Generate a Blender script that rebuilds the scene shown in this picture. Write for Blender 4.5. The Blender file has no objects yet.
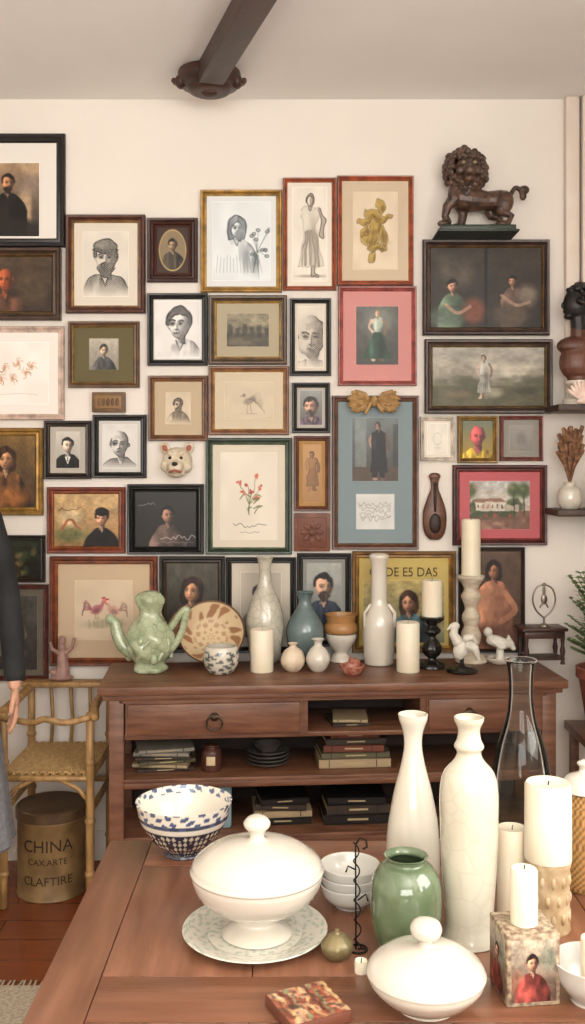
import bpy, bmesh, math, random
import numpy as np
from mathutils import Vector, Matrix, Euler

F=980.0; H0=466.0; CH=1.51; DW=3.77      # survey constants: focal (px), horizon, eye height, wall distance
DESKZ=0.78; TABZ=0.75; CEIL=2.92
def PX(x,d): return (x-292.5)*d/F
def PZ(y,d): return CH-(y-H0)*d/F
def DEP(z,y): return (CH-z)*F/(y-H0)
pi=math.pi
scene=bpy.context.scene

# ---------------------------------------------------------------- colour / materials
def rgb(h):
    h=h.lstrip('#'); return tuple(int(h[i:i+2],16)/255 for i in (0,2,4))
def lin(c):
    return tuple((x/12.92 if x<=0.04045 else ((x+0.055)/1.055)**2.4) for x in c)
def L(h): return lin(rgb(h))+(1,)
MC={}
def base_mat(name):
    m=bpy.data.materials.new(name); m.use_nodes=True
    nt=m.node_tree; b=nt.nodes['Principled BSDF']; return m,nt,b
def mat(name,c1,c2=None,rough=.5,metal=0,scale=8,bump=0.0,bscale=40,spec=.5,stretch=(1,1,1),sss=0,coat=0,detail=4,lo=.35,hi=.65):
    if name in MC: return MC[name]
    m,nt,b=base_mat(name)
    b.inputs['Roughness'].default_value=rough; b.inputs['Metallic'].default_value=metal
    b.inputs['Specular IOR Level'].default_value=spec
    b.inputs['Coat Weight'].default_value=coat; b.inputs['Coat Roughness'].default_value=.06
    if sss:
        b.inputs['Subsurface Weight'].default_value=sss; b.inputs['Subsurface Scale'].default_value=.02
    tc=nt.nodes.new('ShaderNodeTexCoord'); mp=nt.nodes.new('ShaderNodeMapping')
    nt.links.new(tc.outputs['Object'],mp.inputs['Vector']); mp.inputs['Scale'].default_value=stretch
    n=nt.nodes.new('ShaderNodeTexNoise'); n.inputs['Scale'].default_value=scale; n.inputs['Detail'].default_value=detail
    nt.links.new(mp.outputs['Vector'],n.inputs['Vector'])
    r=nt.nodes.new('ShaderNodeValToRGB'); r.color_ramp.elements[0].position=lo; r.color_ramp.elements[1].position=hi
    r.color_ramp.elements[0].color=L(c1); r.color_ramp.elements[1].color=L(c2 or c1)
    nt.links.new(n.outputs['Fac'],r.inputs['Fac']); nt.links.new(r.outputs['Color'],b.inputs['Base Color'])
    if bump>0:
        n2=nt.nodes.new('ShaderNodeTexNoise'); n2.inputs['Scale'].default_value=bscale; n2.inputs['Detail'].default_value=3
        nt.links.new(mp.outputs['Vector'],n2.inputs['Vector'])
        bp=nt.nodes.new('ShaderNodeBump'); bp.inputs['Strength'].default_value=bump; bp.inputs['Distance'].default_value=.004
        nt.links.new(n2.outputs['Fac'],bp.inputs['Height']); nt.links.new(bp.outputs['Normal'],b.inputs['Normal'])
    MC[name]=m; return m
def vmat(name,rough=.55,spec=.3,coat=0,bump=0,bscale=60):
    if name in MC: return MC[name]
    m,nt,b=base_mat(name)
    a=nt.nodes.new('ShaderNodeAttribute'); a.attribute_name='Col'
    nt.links.new(a.outputs['Color'],b.inputs['Base Color'])
    b.inputs['Roughness'].default_value=rough; b.inputs['Specular IOR Level'].default_value=spec; b.inputs['Coat Weight'].default_value=coat
    MC[name]=m; return m
def flat(h,rough=.5,metal=0,spec=.4):
    return mat('m_%s_%d_%d'%(h.strip('#'),int(rough*100),int(metal*100)),h,None,rough,metal,spec=spec)
def framemat(h,metal=0.0):
    c=rgb(h); d='#%02x%02x%02x'%tuple(int(max(0,x*.72)*255) for x in c)
    return mat('frame_'+h.strip('#'),d,h,rough=.34,metal=metal,scale=25,stretch=(1,1,1),bump=.2,bscale=90)

# ---------------------------------------------------------------- mesh builder
def spline(pts,n=6):
    P=[Vector(p) for p in pts]; out=[]
    for i in range(len(P)-1):
        p0=P[i-1] if i>0 else P[i]*2-P[i+1]; p1=P[i]; p2=P[i+1]; p3=P[i+2] if i+2<len(P) else P[i+1]*2-P[i]
        for k in range(n):
            t=k/n
            out.append(.5*((2*p1)+(p2-p0)*t+(2*p0-5*p1+4*p2-p3)*t*t+(3*p1-p0-3*p2+p3)*t**3))
    out.append(P[-1]); return [tuple(p) for p in out]
class MB:
    def __init__(s): s.v=[];s.f=[];s.m=[];s.c=[];s.hasc=False
    def add(s,vs,fs,mi=0,cols=None,xf=None):
        o=len(s.v)
        for i,p in enumerate(vs):
            p=Vector(p)
            if xf is not None: p=xf@p
            s.v.append(tuple(p)); s.c.append(cols[i] if cols is not None else (1,1,1))
        if cols is not None: s.hasc=True
        for f in fs: s.f.append(tuple(o+i for i in f)); s.m.append(mi)
        return s
    def box(s,c,size,mi=0,bev=.0,rot=None,col=None,xf=None):
        bm=bmesh.new(); bmesh.ops.create_cube(bm,size=1)
        for v in bm.verts: v.co=Vector((v.co.x*size[0],v.co.y*size[1],v.co.z*size[2]))
        if bev>0: bmesh.ops.bevel(bm,geom=list(bm.edges),offset=bev,segments=2,affect='EDGES',profile=.5)
        M=Matrix.Translation(c)
        if rot is not None: M=M@Euler(rot).to_matrix().to_4x4()
        if xf is not None: M=xf@M
        bm.verts.index_update()
        vs=[v.co.copy() for v in bm.verts]; fs=[[v.index for v in f.verts] for f in bm.faces]; bm.free()
        return s.add(vs,fs,mi,[col]*len(vs) if col else None,M)
    def lathe(s,prof,seg=48,mi=0,c=(0,0,0),colfn=None,rfn=None,xf=None):
        vs=[];cols=[];rings=[];n=len(prof)
        for i,(r,z) in enumerate(prof):
            if r<1e-6:
                rings.append([len(vs)]); vs.append((c[0],c[1],c[2]+z)); cols.append(colfn(0,i/(n-1),r,z) if colfn else (1,1,1))
            else:
                ring=[]
                for k in range(seg):
                    th=2*pi*k/seg; rr=r*(rfn(th,i/(n-1),z) if rfn else 1)
                    ring.append(len(vs)); vs.append((c[0]+rr*math.cos(th),c[1]+rr*math.sin(th),c[2]+z))
                    cols.append(colfn(th,i/(n-1),r,z) if colfn else (1,1,1))
                rings.append(ring)
        fs=[]
        for a,b in zip(rings[:-1],rings[1:]):
            if len(a)==1 and len(b)==1: continue
            if len(a)==1:
                for k in range(seg): fs.append((a[0],b[(k+1)%seg],b[k]))
            elif len(b)==1:
                for k in range(seg): fs.append((a[k],a[(k+1)%seg],b[0]))
            else:
                for k in range(seg): fs.append((a[k],a[(k+1)%seg],b[(k+1)%seg],b[k]))
        return s.add(vs,fs,mi,cols if colfn else None,xf)
    def tube(s,pts,rad,mi=0,seg=10,closed=False,xf=None,sc=None):
        P=[Vector(p) for p in pts]; n=len(P)
        R=rad if isinstance(rad,(list,tuple)) else [rad]*n
        vs=[];rings=[];up=None
        for i in range(n):
            if closed: t=(P[(i+1)%n]-P[i-1]).normalized()
            else: t=(P[min(i+1,n-1)]-P[max(i-1,0)]).normalized()
            if up is None:
                up=Vector((0,0,1)) if abs(t.z)<.9 else Vector((0,1,0))
            up=(up-t*up.dot(t))
            if up.length<1e-6: up=t.orthogonal()
            up.normalize(); side=t.cross(up)
            ring=[]
            for k in range(seg):
                a=2*pi*k/seg
                ring.append(len(vs)); vs.append(P[i]+(up*math.cos(a)+side*math.sin(a))*R[i])
            rings.append(ring)
        fs=[]
        rr=list(zip(rings[:-1],rings[1:]))
        if closed: rr.append((rings[-1],rings[0]))
        for a,b in rr:
            for k in range(seg): fs.append((a[k],b[k],b[(k+1)%seg],a[(k+1)%seg]))
        if not closed:
            for ring,i,sg in((rings[0],0,-1),(rings[-1],n-1,1)):
                t=(P[1]-P[0]).normalized() if i==0 else (P[-1]-P[-2]).normalized()
                ci=len(vs); vs.append(P[i]+t*sg*R[i]*.55)
                mid=[]
                cc=P[i]+t*sg*R[i]*.38
                for k in ring:
                    mid.append(len(vs)); vs.append(cc+(vs[k]-P[i])*.72)
                for k in range(seg):
                    a,b=ring[k],ring[(k+1)%seg]; ma,mb=mid[k],mid[(k+1)%seg]
                    if sg<0: fs.append((a,b,mb,ma)); fs.append((ma,mb,ci))
                    else: fs.append((b,a,ma,mb)); fs.append((mb,ma,ci))
        return s.add(vs,fs,mi,None,xf)
    def ell(s,c,r,mi=0,rot=None,seg=20,col=None,xf=None):
        if not isinstance(r,(tuple,list)): r=(r,r,r)
        n=seg//2; prof=[(math.sin(pi*i/n),-math.cos(pi*i/n)) for i in range(n+1)]
        prof[0]=(0,-1);prof[-1]=(0,1)
        M=Matrix.Translation(c)
        if rot is not None: M=M@Euler(rot).to_matrix().to_4x4()
        M=M@Matrix.Diagonal((r[0],r[1],r[2],1))
        if xf is not None: M=xf@M
        return s.lathe(prof,seg,mi,xf=M,colfn=(lambda *a:col) if col else None)
    def build(s,name,mats,loc=(0,0,0),rot=(0,0,0),voxel=None,parent=None,smooth=True,angle=38,sm=2,scale=(1,1,1)):
        me=bpy.data.meshes.new(name); me.from_pydata(s.v,[],s.f)
        for m in (mats if isinstance(mats,(list,tuple)) else [mats]): me.materials.append(m)
        me.polygons.foreach_set('material_index',s.m)
        if s.hasc:
            at=me.color_attributes.new('Col','FLOAT_COLOR','POINT')
            a=np.ones((len(s.v),4),dtype=np.float32); a[:,:3]=np.array(s.c); at.data.foreach_set('color',a.ravel())
        me.polygons.foreach_set('use_smooth',[smooth]*len(s.f)); me.update()
        if smooth and not voxel:
            try: me.set_sharp_from_angle(angle=math.radians(angle))
            except Exception: pass
        o=bpy.data.objects.new(name,me); scene.collection.objects.link(o)
        o.location=loc; o.rotation_euler=rot; o.scale=scale
        if parent: o.parent=parent
        if voxel:
            r=o.modifiers.new('remesh','REMESH'); r.mode='VOXEL'; r.voxel_size=voxel; r.use_smooth_shade=True
            q=o.modifiers.new('smooth','SMOOTH'); q.factor=.5; q.iterations=sm
        return o
def empty(name,loc=(0,0,0),rot=(0,0,0)):
    e=bpy.data.objects.new(name,None); e.empty_display_size=.05; scene.collection.objects.link(e); e.location=loc; e.rotation_euler=rot; return e
def text_mesh(body,size,depth=.0005):
    cu=bpy.data.curves.new('txt','FONT'); cu.body=body; cu.size=size; cu.extrude=depth; cu.align_x='CENTER'; cu.resolution_u=3
    o=bpy.data.objects.new('txt_tmp',cu); scene.collection.objects.link(o)
    bpy.context.view_layer.update()
    dg=bpy.context.evaluated_depsgraph_get()
    me=bpy.data.meshes.new_from_object(o.evaluated_get(dg))
    vs=[v.co.copy() for v in me.vertices]; fs=[list(p.vertices) for p in me.polygons]
    bpy.data.objects.remove(o); bpy.data.meshes.remove(me); return vs,fs

# ---------------------------------------------------------------- 2-D picture canvas -> vertex-coloured grid
class CV:
    def __init__(s,wpx,hpx,bg,seed=1,res=2.0):
        s.w=max(14,int(wpx*res)); s.h=max(14,int(hpx*res)); s.asp=wpx/hpx
        s.X,s.Y=np.meshgrid(np.linspace(-s.asp/2,s.asp/2,s.w),np.linspace(0,1,s.h))
        s.px=1/s.h; s.a=np.zeros((s.h,s.w,3)); s.a[:]=rgb(bg); s.R=random.Random(seed); s.N=np.random.RandomState(seed)
    def mix(s,m,col,al=1):
        c=np.array(rgb(col) if isinstance(col,str) else col); m=np.clip(m,0,1)[...,None]*al; s.a=s.a*(1-m)+c*m
    def ell(s,cx,cy,rx,ry,col,rot=0,al=1,soft=.12):
        dx=s.X-cx; dy=s.Y-cy; c,n=math.cos(rot),math.sin(rot)
        u=(dx*c+dy*n)/rx; v=(-dx*n+dy*c)/ry; d=np.sqrt(u*u+v*v)
        s.mix((1-d)/soft+.5,col,al)
    def ring(s,cx,cy,rx,ry,w,col,rot=0,al=1):
        dx=s.X-cx; dy=s.Y-cy; c,n=math.cos(rot),math.sin(rot)
        u=(dx*c+dy*n)/rx; v=(-dx*n+dy*c)/ry; d=np.abs(np.sqrt(u*u+v*v)-1)*min(rx,ry)
        s.mix((w-d)/s.px+.5,col,al)
    def line(s,pts,w,col,al=1,sp=False):
        if sp and len(pts)>2: pts=[(p[0],p[1]) for p in spline([(a,b,0) for a,b in pts],4)]
        D=np.full(s.X.shape,9.)
        for (x0,y0),(x1,y1) in zip(pts[:-1],pts[1:]):
            dx,dy=x1-x0,y1-y0; l=dx*dx+dy*dy+1e-12
            t=np.clip(((s.X-x0)*dx+(s.Y-y0)*dy)/l,0,1)
            D=np.minimum(D,np.hypot(s.X-x0-t*dx,s.Y-y0-t*dy))
        s.mix((w-D)/s.px+.5,col,al)
    def poly(s,pts,col,al=1):
        ins=np.zeros(s.X.shape,bool); n=len(pts)
        for i in range(n):
            x0,y0=pts[i]; x1,y1=pts[(i+1)%n]
            if y0==y1: continue
            c=((y0>s.Y)!=(y1>s.Y))&(s.X<(x1-x0)*(s.Y-y0)/(y1-y0)+x0); ins^=c
        s.mix(ins.astype(float),col,al)
    def rect(s,x0,y0,x1,y1,col,al=1): s.mix(((s.X>=x0)&(s.X<=x1)&(s.Y>=y0)&(s.Y<=y1)).astype(float),col,al)
    def grad(s,top,bot):
        t=s.Y[...,None]; s.a=np.array(rgb(top))*(1-t)+np.array(rgb(bot))*t
    def nz(s,n,m=None):
        m=m or n
        g=s.N.rand(n+2,m+2); ys=np.linspace(0,n,s.h); xs=np.linspace(0,m,s.w)
        yi=ys.astype(int); xi=xs.astype(int); fy=(ys-yi)[:,None]; fx=(xs-xi)[None]
        fy=fy*fy*(3-2*fy); fx=fx*fx*(3-2*fx)
        return (g[yi][:,xi]*(1-fx)+g[yi][:,xi+1]*fx)*(1-fy)+(g[yi+1][:,xi]*(1-fx)+g[yi+1][:,xi+1]*fx)*fy
    def warp(s,amt,n=7):
        s.X0,s.Y0=s.X,s.Y; s.X=s.X+(s.nz(n)-.5)*amt; s.Y=s.Y+(s.nz(n)-.5)*amt
    def unwarp(s): s.X,s.Y=s.X0,s.Y0
    def blur(s,k=1):
        for _ in range(k):
            p=np.pad(s.a,((1,1),(1,1),(0,0)),'edge')
            s.a=(p[1:-1,1:-1]*2+p[:-2,1:-1]+p[2:,1:-1]+p[1:-1,:-2]+p[1:-1,2:])/6
    def mottle(s,amt=.12,n=9):
        s.blur(1)
        k=(s.nz(n)-.5)*.6+(s.nz(n*3)-.5)*.4+(s.N.rand(s.h,s.w)-.5)*.15; s.a=s.a*(1+k[...,None]*amt*2)
    def blotch(s,col,n=5,th=.5,al=.7): s.mix((s.nz(n)-th)*4,col,al)
    def lincol(s):
        a=np.clip(s.a,0,1); return np.where(a<=.04045,a/12.92,((a+.055)/1.055)**2.4)

def head(c,cx,cy,s,skin,hair,cloth,long=0,hat=None,beard=None,yaw=.5,dark=.5,bald=0):
    """shaded bust: modelled like a lit ellipsoid, light from the left"""
    c.warp(.16*s,7); X,Y=c.X,c.Y
    sk=np.array(rgb(skin)); hc=np.array(rgb(hair)); cc=np.array(rgb(cloth))
    hn=.65+1.0*(c.nz(10,26)-.25)
    def hm(m,al=1): c.mix(m,hc*np.clip(hn,.4,1.7)[...,None],al)
    hw_=.86 if long else .735; hh_=1.0 if long else .93
    if long:
        r=np.hypot((X-cx+.05*s)/(.92*s),(Y-cy-.4*s)/(1.25*s)); hm((1-r)/.14+.5+.8*(c.nz(14)-.5))
    t=(Y-(cy+1.1*s))/(1.5*s); hw=s*(.4+1.5*np.sqrt(np.clip(t,0,1.4)))
    br=.98-.36*(X-cx)/(1.7*s)+.8*(c.nz(6,12)-.5)
    c.mix(((hw-np.abs(X-cx))/(.1*s)+.5)*(t>0),cc*np.clip(br,.35,1.6)[...,None])
    nb=np.clip(.66-.6*(X-cx)/(.4*s),.25,.95)
    nw=(.32+.12*np.clip((Y-cy-1.1*s)/(.4*s),0,1))*s
    c.mix(((nw-np.abs(X-cx-.04*s))/(.07*s)+.5)*(Y>cy+.4*s)*(Y<cy+1.35*s),sk*nb[...,None])
    vv=((cy+1.75*s-Y)*.42-np.abs(X-cx))/(.06*s)+.5
    c.mix(vv*(Y>cy+1.25*s),sk*.82)
    for k in(-1,1): c.line([(cx+k*.28*s,cy+1.12*s),(cx+k*.02*s,cy+1.8*s)],.035*s,tuple(cc*.55),al=.8)
    if not bald:
        r=np.hypot((X-cx)/(hw_*s),(Y-cy+.2*s)/(hh_*s)); hm((1-r)/.1+.5+.6*(c.nz(16)-.5))
    u=(X-cx)/(.66*s); v=(Y-cy-.05*s+.04*s*bald)/((.93+.04*bald)*s); u=u/(1-.32*np.clip(v,0,1)**2)
    r2=u*u+v*v; nzv=np.sqrt(np.clip(1-r2,0,1)); lam=np.clip(-.62*u-.3*v+.66*nzv,0,1)
    for k in(-1,1): c.ell(cx+k*.67*s,cy+.08*s,.09*s,.17*s,tuple(sk*(.85 if k<0 else .5)),soft=.4)
    face=np.clip((1-np.sqrt(r2))/.08+.5,0,1)
    warm=np.array([1.05,.98,.93]) if abs(sk[0]-sk[2])>.05 else 1.0
    sh=(.28+.24*(1-dark)+.84*lam)[...,None]
    c.mix(face,np.clip(sk*sh*warm,0,1))
    fx=cx+yaw*.2*s; dk=tuple(sk*.16)
    for k in(-1,1):
        ex=fx+k*.27*s*(1-.12*k*yaw)
        c.ell(ex,cy-.04*s,.19*s,.14*s,tuple(sk*.35),al=.5,soft=1.0)
        c.ell(ex,cy-.01*s,.1*s,.045*s,dk,al=.85,soft=.5)
        c.ell(ex,cy+.1*s,.12*s,.035*s,tuple(sk*.55),al=.35,soft=1)
        c.line([(ex-.15*s,cy-.15*s),(ex,cy-.22*s),(ex+.16*s,cy-.16*s)],.025*s,tuple(hc*.8),al=.65,sp=True)
    c.ell(fx+.1*s,cy+.18*s,.06*s,.22*s,tuple(sk*.4),al=.5,soft=1.)
    c.ell(fx-.02*s,cy+.16*s,.05*s,.2*s,tuple(np.clip(sk*1.3,0,1)),al=.5,soft=1.)
    c.ell(fx+.02*s,cy+.36*s,.12*s,.04*s,tuple(sk*.3),al=.65,soft=.8)
    c.line([(fx-.14*s,cy+.34*s),(fx-.26*s,cy+.56*s)],.015*s,tuple(sk*.5),al=.4); c.line([(fx+.16*s,cy+.34*s),(fx+.26*s,cy+.56*s)],.015*s,tuple(sk*.35),al=.5)
    c.ell(fx,cy+.57*s,.19*s,.05*s,tuple(sk*np.array([.5,.28,.28])),al=.75,soft=.6)
    c.ell(fx,cy+.69*s,.14*s,.04*s,tuple(sk*.5),al=.45,soft=1)
    c.ell(cx-.28*s,cy+.28*s,.15*s,.15*s,tuple(np.clip(sk*1.2,0,1)),al=.35,soft=1)
    c.ell(cx-.2*s,cy-.45*s,.25*s,.16*s,tuple(np.clip(sk*1.2,0,1)),al=.35,soft=1)
    if bald:
        for j in range(3): c.line([(fx-.25*s,cy-(.38+.1*j)*s),(fx,cy-(.41+.1*j)*s),(fx+.25*s,cy-(.37+.1*j)*s)],.012*s,tuple(sk*.5),al=.4,sp=True)
        hm(np.clip((np.abs(u)-.84)/.1,0,1)*(Y<cy+.1*s)*(Y>cy-.45*s)*face,.8)
    else:
        part=-.35 if c.R.random()<.5 else .35
        hl=(cy-.62*s+.2*s*(u-part)**2+.22*s*(c.nz(18)-.5)) if not long else (cy-.66*s+.62*s*np.abs(u-part*.4)**1.5+.12*s*(c.nz(18)-.5))
        r=np.hypot((X-cx)/(hw_*.98*s),(Y-cy+.2*s)/(hh_*.98*s))
        hm(np.clip((hl-Y)/(.07*s)+.5,0,1)*((1-r)/.1+.5))
        hm(np.clip((np.abs(u)-.88)/.1,0,1)*(Y<cy+(.9 if long else .05)*s)*((1.1-r)/.15+.6),.8)
    if beard:
        bc=np.array(rgb(beard)); bm_=np.clip((v-.3+.3*np.abs(u)*-1+.25*(c.nz(18)-.5))/.12,0,1)*np.clip((1.22-np.hypot(u,v*.92))/.1,0,1)*(Y>cy+.1*s)
        c.mix(bm_,bc*np.clip(hn,.4,1.8)[...,None],.92); c.ell(fx,cy+.58*s,.15*s,.03*s,tuple(sk*.35),al=.8,soft=.5); c.ell(fx,cy+.46*s,.24*s,.05*s,tuple(bc*.8),al=.8,soft=.6)
    if hat:
        ht=np.array(rgb(hat)); c.ell(cx,cy-.72*s,.78*s,.46*s,tuple(ht)); c.ell(cx-.3*s,cy-.85*s,.3*s,.2*s,tuple(np.clip(ht*1.7,0,1)),al=.5,soft=1); c.ell(cx,cy-.48*s,.86*s,.1*s,tuple(ht*.6))
    c.unwarp()
def painted(c,cx,cy,s,skin='#c99a78',hair='#2a1c16',cloth='#3a3230',long=0,hat=None,beard=None,dark=.5,yaw=None,bald=0):
    head(c,cx,cy,s,skin,hair,cloth,long,hat,beard,c.R.choice([-.9,-.5,.6,.9]) if yaw is None else yaw,dark,bald)
def pencil(c,draw,ink,strength=1.0,fade=.25,edge=3.0):
    a=c.a.copy(); c.a[:]=1; draw(); G=np.clip(c.a.mean(2),0,1); c.a=a
    gy,gx=np.gradient(G); E=np.clip(np.hypot(gx,gy)*edge-.06,0,1)
    per=4.2*c.px
    h=.66+.42*np.sin((c.X*.9+c.Y)*2*pi/per+3*c.nz(5))+.4*(c.N.rand(c.h,c.w)-.5)
    D=np.clip(1-G-.05,0,1)**.9
    m=np.clip(D*h*1.25*strength+E*.95,0,1)*np.clip((1.0-c.Y)/fade,0,1)
    c.mix(m,ink)
def sketch(c,cx,cy,s,ink='#33302e',beard=0,hat=0,long=0,tone=1.,yaw=.6,hair='#4a4a4a',cloth='#d0d0d0',bald=0):
    pencil(c,lambda:head(c,cx,cy,s,'#ffffff',hair,cloth,long,'#6a6a6a' if hat else None,'#6a6a6a' if beard else None,yaw,.45,bald),ink,tone)
def figure(c,cx,cy,s,skin,cloth,hair='#2a1c16'):
    c.warp(.045*s,9)
    k_=np.array(rgb(cloth)); dkc=tuple(k_*.5); ltc=tuple(np.clip(k_*1.35,0,1)); sk2=tuple(np.array(rgb(skin))*.6)
    for k in(-1,1): c.line([(cx+k*.045*s,cy+.75*s),(cx+k*.05*s,cy+.97*s),(cx+k*.085*s,cy+.985*s)],.024*s,skin if k<0 else sk2)
    c.poly([(cx-.035*s,cy+.13*s),(cx+.035*s,cy+.13*s),(cx+.12*s,cy+.18*s),(cx+.085*s,cy+.32*s),(cx+.075*s,cy+.42*s),(cx+.12*s,cy+.6*s),(cx+.17*s,cy+.86*s),(cx-.15*s,cy+.88*s),(cx-.1*s,cy+.6*s),(cx-.07*s,cy+.42*s),(cx-.09*s,cy+.3*s),(cx-.11*s,cy+.18*s)],cloth)
    c.ell(cx+.06*s,cy+.6*s,.05*s,.27*s,dkc,al=.6,soft=.9); c.ell(cx-.05*s,cy+.3*s,.03*s,.12*s,ltc,al=.5,soft=1)
    for j in range(5): c.line([(cx-.05*s+.025*s*j,cy+.44*s),(cx-.09*s+.05*s*j,cy+.85*s)],.007*s,dkc,al=.6)
    c.line([(cx-.1*s,cy+.2*s),(cx-.16*s,cy+.33*s),(cx-.1*s,cy+.45*s)],.022*s,skin,sp=True)
    c.line([(cx+.11*s,cy+.2*s),(cx+.17*s,cy+.34*s),(cx+.15*s,cy+.5*s)],.022*s,sk2,sp=True)
    c.line([(cx,cy+.1*s),(cx,cy+.16*s)],.022*s,sk2)
    c.ell(cx,cy+.06*s,.055*s,.068*s,hair); c.ell(cx-.008*s,cy+.072*s,.038*s,.052*s,skin); c.ell(cx+.02*s,cy+.078*s,.02*s,.04*s,sk2,al=.7,soft=.8)
    c.unwarp()
def landscape(c,sky,sky2,land,tree,n=8):
    c.grad(sky,sky2); c.blotch('#e8dcc8',4,.6,.3)
    c.rect(-9,.62,9,1.1,land)
    c.warp(.08,14)
    for i in range(n):
        x=c.R.uniform(-c.asp/2,c.asp/2); y=c.R.uniform(.45,.68); r=c.R.uniform(.08,.2); c.ell(x,y,r,r*.9,tree,al=.85,soft=.4); c.ell(x-.3*r,y-.3*r,r*.4,r*.3,'#8a9060',al=.4,soft=1)
    c.unwarp(); c.mottle(.2,10)
def scrib(c,x0,y0,x1,n,amp,w,col,al=.9):
    c.line([(x0+(x1-x0)*i/n,y0+c.R.uniform(-amp,amp)) for i in range(n+1)],w,col,al,sp=True)
def rooster(c,x,y,s,col,d=1):
    k=np.array(rgb(col)); lo=tuple(k*.6); hi=tuple(np.clip(k*1.3,0,1))
    for j in range(6): c.line([(x-d*.35*s,y),(x-d*(.6+.05*j)*s,y-(.55-.12*j)*s),(x-d*(.85+.02*j)*s,y-(.35-.16*j)*s)],.03*s,lo if j%2 else col,al=.8,sp=True)
    c.ell(x,y+.02*s,.42*s,.27*s,col,-.3*d,al=.85,soft=.4); c.ell(x-.02*s*d,y+.08*s,.26*s,.12*s,lo,-.3*d,al=.5,soft=1)
    c.line([(x+d*.28*s,y-.05*s),(x+d*.42*s,y-.35*s),(x+d*.45*s,y-.5*s)],.1*s,col,al=.85,sp=True); c.ell(x+d*.47*s,y-.55*s,.11*s,.11*s,hi,al=.9,soft=.3)
    for j in range(3): c.ell(x+d*(.4+.07*j)*s,y-.7*s,.045*s,.07*s,'#a8323a',al=.9,soft=.4)
    c.ell(x+d*.54*s,y-.42*s,.04*s,.07*s,'#a8323a',al=.9,soft=.4); c.line([(x+d*.56*s,y-.56*s),(x+d*.68*s,y-.52*s)],.03*s,'#b08a4c')
    for o in(-.08,.1): c.line([(x+o*s,y+.22*s),(x+o*s,y+.6*s),(x+(o+d*.12)*s,y+.62*s)],.025*s,'#8a7048',al=.8)

# ---- individual artworks
def a1(c): c.grad('#a08468','#3a3230'); c.blotch('#d8b890',4,.5,.6); c.ell(.3,.3,.2,.15,'#8a7a70',al=.6,soft=.8); painted(c,-.04,.27,.12,'#b98c6c','#1c1512','#181514',yaw=.8,beard='#2a201a'); c.ell(.0,.95,.45,.2,'#1c1715',al=.9,soft=.4); c.mottle(.15)
def a2(c): c.grad('#4c3c2c','#2c2018'); painted(c,-.15,.42,.22,'#b0603c','#8a6a50','#5c3c2c',yaw=-.6,bald=1); c.ell(.35,.6,.25,.3,'#5a4a30',al=.6,soft=.8); c.mottle(.25)
def a3(c): sketch(c,0,.4,.24,'#262423',beard=1,hat=1,tone=1.3,yaw=-.3,cloth='#7a7a7a')
def a4(c): c.ell(0,.5,.3,.46,'#8b7a5e',soft=.05); painted(c,0,.38,.14,'#a89478','#3c3024','#4c4436'); c.ring(0,.5,.3,.46,.012,'#b49b66'); c.mix((np.hypot(c.X/.31,(c.Y-.5)/.47)-1)*30,'#3c2a24')
def a5(c):
    sketch(c,-.06,.33,.13,'#39424a',long=1,tone=1.,yaw=.7,cloth='#e8e8e8',hair='#5a5a5a')
    for i in range(12):
        x=.12+c.R.uniform(0,.25); y=.35+c.R.uniform(0,.35); c.line([(.15,.9),(.2,.65),(x,y)],.003,'#5b6668',al=.7,sp=True); c.ell(x,y,.03,.022,'#6b7678',c.R.uniform(-1,1),al=.5,soft=.5); c.ring(x,y,.025,.02,.003,'#4b5658')
    for i in range(14): c.line([(-.3+.04*i,.68+.02*(i%3)),(-.32+.045*i,.9)],.003,'#5b6668',al=.5)
def a6(c): pencil(c,lambda:figure(c,0,.08,.88,'#f0f0f0','#d8d8d8','#6a6a6a'),'#453628',1.,.06,3.4); c.ell(.02,.95,.14,.015,'#453628',al=.4,soft=1)
def a7(c):
    g='#9a7a2a'; c.warp(.07,9)
    for (x,y,rx,ry,r) in((0,.3,.15,.06,.5),(.06,.18,.05,.08,0),(-.1,.36,.12,.04,-.3),(.0,.46,.08,.1,.2),(-.06,.62,.12,.1,.6),(.1,.55,.06,.13,-.4),(.12,.36,.11,.035,-.6),(-.13,.5,.04,.1,.3),(.03,.72,.12,.05,-.3),(-.02,.84,.04,.07,.2)):
        c.ell(x,y,rx,ry,g,r,al=.75,soft=.5); c.ell(x+.02,y+.02,rx*.5,ry*.5,'#6c5218',r,al=.6,soft=1); c.ell(x-.02,y-.02,rx*.4,ry*.4,'#c8a850',r,al=.6,soft=1); c.ring(x,y,rx,ry,.003,'#54401c',r,al=.6)
    for j in range(9): c.line([(-.1+.025*j,.4),(-.12+.035*j,.6),(-.06+.015*j,.78)],.003,'#5c481c',al=.6,sp=True)
    c.unwarp()
def a8(c): sketch(c,.03,.4,.27,'#1c1b1b',tone=1.2,yaw=-.9,hair='#2a2a2a',cloth='#e4e4e4')
def a9(c): c.grad('#8a826c','#54503f'); c.rect(-9,.6,9,1,'#4a463a'); c.warp(.05,14); [c.rect(-.6+.22*i,.32+.1*(i%2),-.47+.22*i,.7,'#3a362e',.8) for i in range(6)]; c.unwarp(); c.ell(.3,.22,.35,.14,'#a89c80',al=.6,soft=.9); c.ell(-.2,.85,.5,.12,'#6e6650',al=.6,soft=.9); c.mottle(.25)
def a10(c): sketch(c,0,.5,.35,'#2a2420',tone=1.4,yaw=.1,bald=1,cloth='#aaaaaa'); c.ell(0,.5,.25,.34,'#8f877a',al=.25,soft=.6)
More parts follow.
